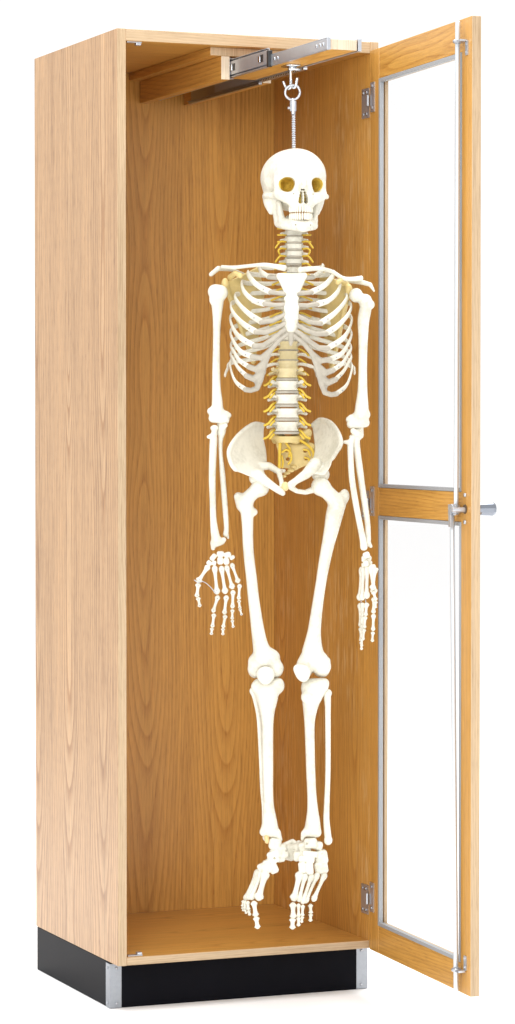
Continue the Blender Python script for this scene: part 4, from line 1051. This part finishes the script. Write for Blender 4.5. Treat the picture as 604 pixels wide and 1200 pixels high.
for x, y, d, r, ya, ro in ((364, 987.5, 0, (7.2, 9, 5.6), 0, 4), (357, 992, -8, (7, 11, 6.5), 0, 20), (347, 997.5, -14, (8.6, 9, 9.0), -20, 10), (371.5, 990.5, -2, (6.5, 6, 4.6), 0, -12), (350, 1003, -3, (6, 7, 5.6), 0, 0), (363.5, 1000.5, 6, (8.5, 5, 3.2), 0, -8), (359.5, 1007, 9, (8.8, 5, 3.4), 0, -6), (376.5, 1004.5, -2, (7.4, 8, 8.0), 0, 10), (376.5, 1016.5, 3, (7.6, 6, 7.0), 0, 10), (354.4, 1016.8, 13, (4.2, 5, 6.2), 0, 6), (363, 1017.5, 12, (4.2, 5, 7.0), 0, 4)):
    s.bx(x, y, d, tuple(v*1.07 for v in r), 0.6, ya, ro, 0.6)
s.cap(L(350, 987, -12), L(356, 996, -6), 2.4, 2.4, 2)
for x, y, d in ((344, 996, -3), (360, 989, 10), (368, 991, 6), (377, 1001, 8)): s.pe(x, y, d, (1.7, 3, 1.3), None, 0.6, True)
foot = s.build('foot', 'bone', sk, 0.5, 0, label='foot seen from the front, toes pointing down')
for a, b_, r in (((352, 1023.5, 15), (344.5, 1054, 26), 4.2), ((358, 1025, 15), (350.5, 1055.5, 25), 3.0), ((365.5, 1025.5, 13), (354.5, 1058, 24), 2.9), ((372.5, 1024, 10), (358, 1057, 20), 2.8), ((381, 1024, 6), (367.3, 1055, 15), 2.9)):
    knuckle('metatarsal', a, b_, r, foot, e0=1.3, e1=1.25)
for a, b_, r in (((343.5, 1059.5, 28), (344, 1075, 32), 3.6), ((343.2, 1077, 32), (343, 1087.5, 34), 3.4), ((350, 1060, 26), (350, 1074, 30), 2.3), ((350, 1075.5, 30), (350, 1084.5, 31), 2.3),
                 ((355, 1061.5, 25), (354.4, 1073, 28), 2.3), ((354.3, 1074.5, 28), (353.5, 1080.5, 29), 2.1), ((364, 1060.5, 16), (364.4, 1070, 18), 2.5), ((364.3, 1071.5, 18), (364, 1079, 19), 2.3)):
    knuckle('toe_bone', a, b_, r, foot, e0=1.2, e1=1.15)

# ------------------------------------------------------------------ light and camera
wd = bpy.data.worlds.new('World'); SC.world = wd; wd.use_nodes = True
bg = wd.node_tree.nodes['Background']; bg.inputs[0].default_value = (1.0, 1.0, 1.0, 1); bg.inputs[1].default_value = 1.09
def area(name, loc, target, size, power, col=(1, 1, 1), size_y=None):
    ld = bpy.data.lights.new(name, 'AREA'); ld.energy = power; ld.color = col; ld.size = size
    if size_y: ld.shape = 'RECTANGLE'; ld.size_y = size_y
    o = bpy.data.objects.new(name, ld); COL.objects.link(o); o.location = loc
    from mathutils import Vector
    o.rotation_euler = (Vector(target)-Vector(loc)).to_track_quat('-Z', 'Y').to_euler()
    return o
area('key_softbox', (-2.6, -4.6, 2.6), (0.3, 0.0, 1.0), 1.4, 125, (1, 0.985, 0.96), 1.8)
area('overhead_floor_fill', (0.9, 0.6, 4.6), (0.9, 0.6, 0.0), 4.5, 360, (1, 1, 1), 5.0)  # added unseen lamp, washes shadows out of the floor
area('fill_softbox', (1.6, -6.4, 1.6), (0.3, 0.1, 1.0), 1.6, 15, (1, 1, 1), 2.0)

cd = bpy.data.cameras.new('camera'); co = bpy.data.objects.new('camera', cd); COL.objects.link(co); SC.camera = co
from mathutils import Matrix
co.matrix_world = Matrix(((RIGHT[0], UP[0], -FWD[0], CAM[0]), (RIGHT[1], UP[1], -FWD[1], CAM[1]), (RIGHT[2], UP[2], -FWD[2], CAM[2]), (0, 0, 0, 1)))
cd.sensor_fit = 'VERTICAL'; cd.sensor_height = 36; cd.sensor_width = 36; cd.lens = FPX/1200*36
cd.shift_x = -SX/1200; cd.shift_y = SY/1200
cd.clip_start = 0.05; cd.clip_end = 200
SC.view_settings.view_transform = 'Standard'; SC.view_settings.look = 'None'; SC.view_settings.exposure = 0.0; SC.view_settings.gamma = 1.0
SC.cycles.max_bounces = 10; SC.cycles.transparent_max_bounces = 12
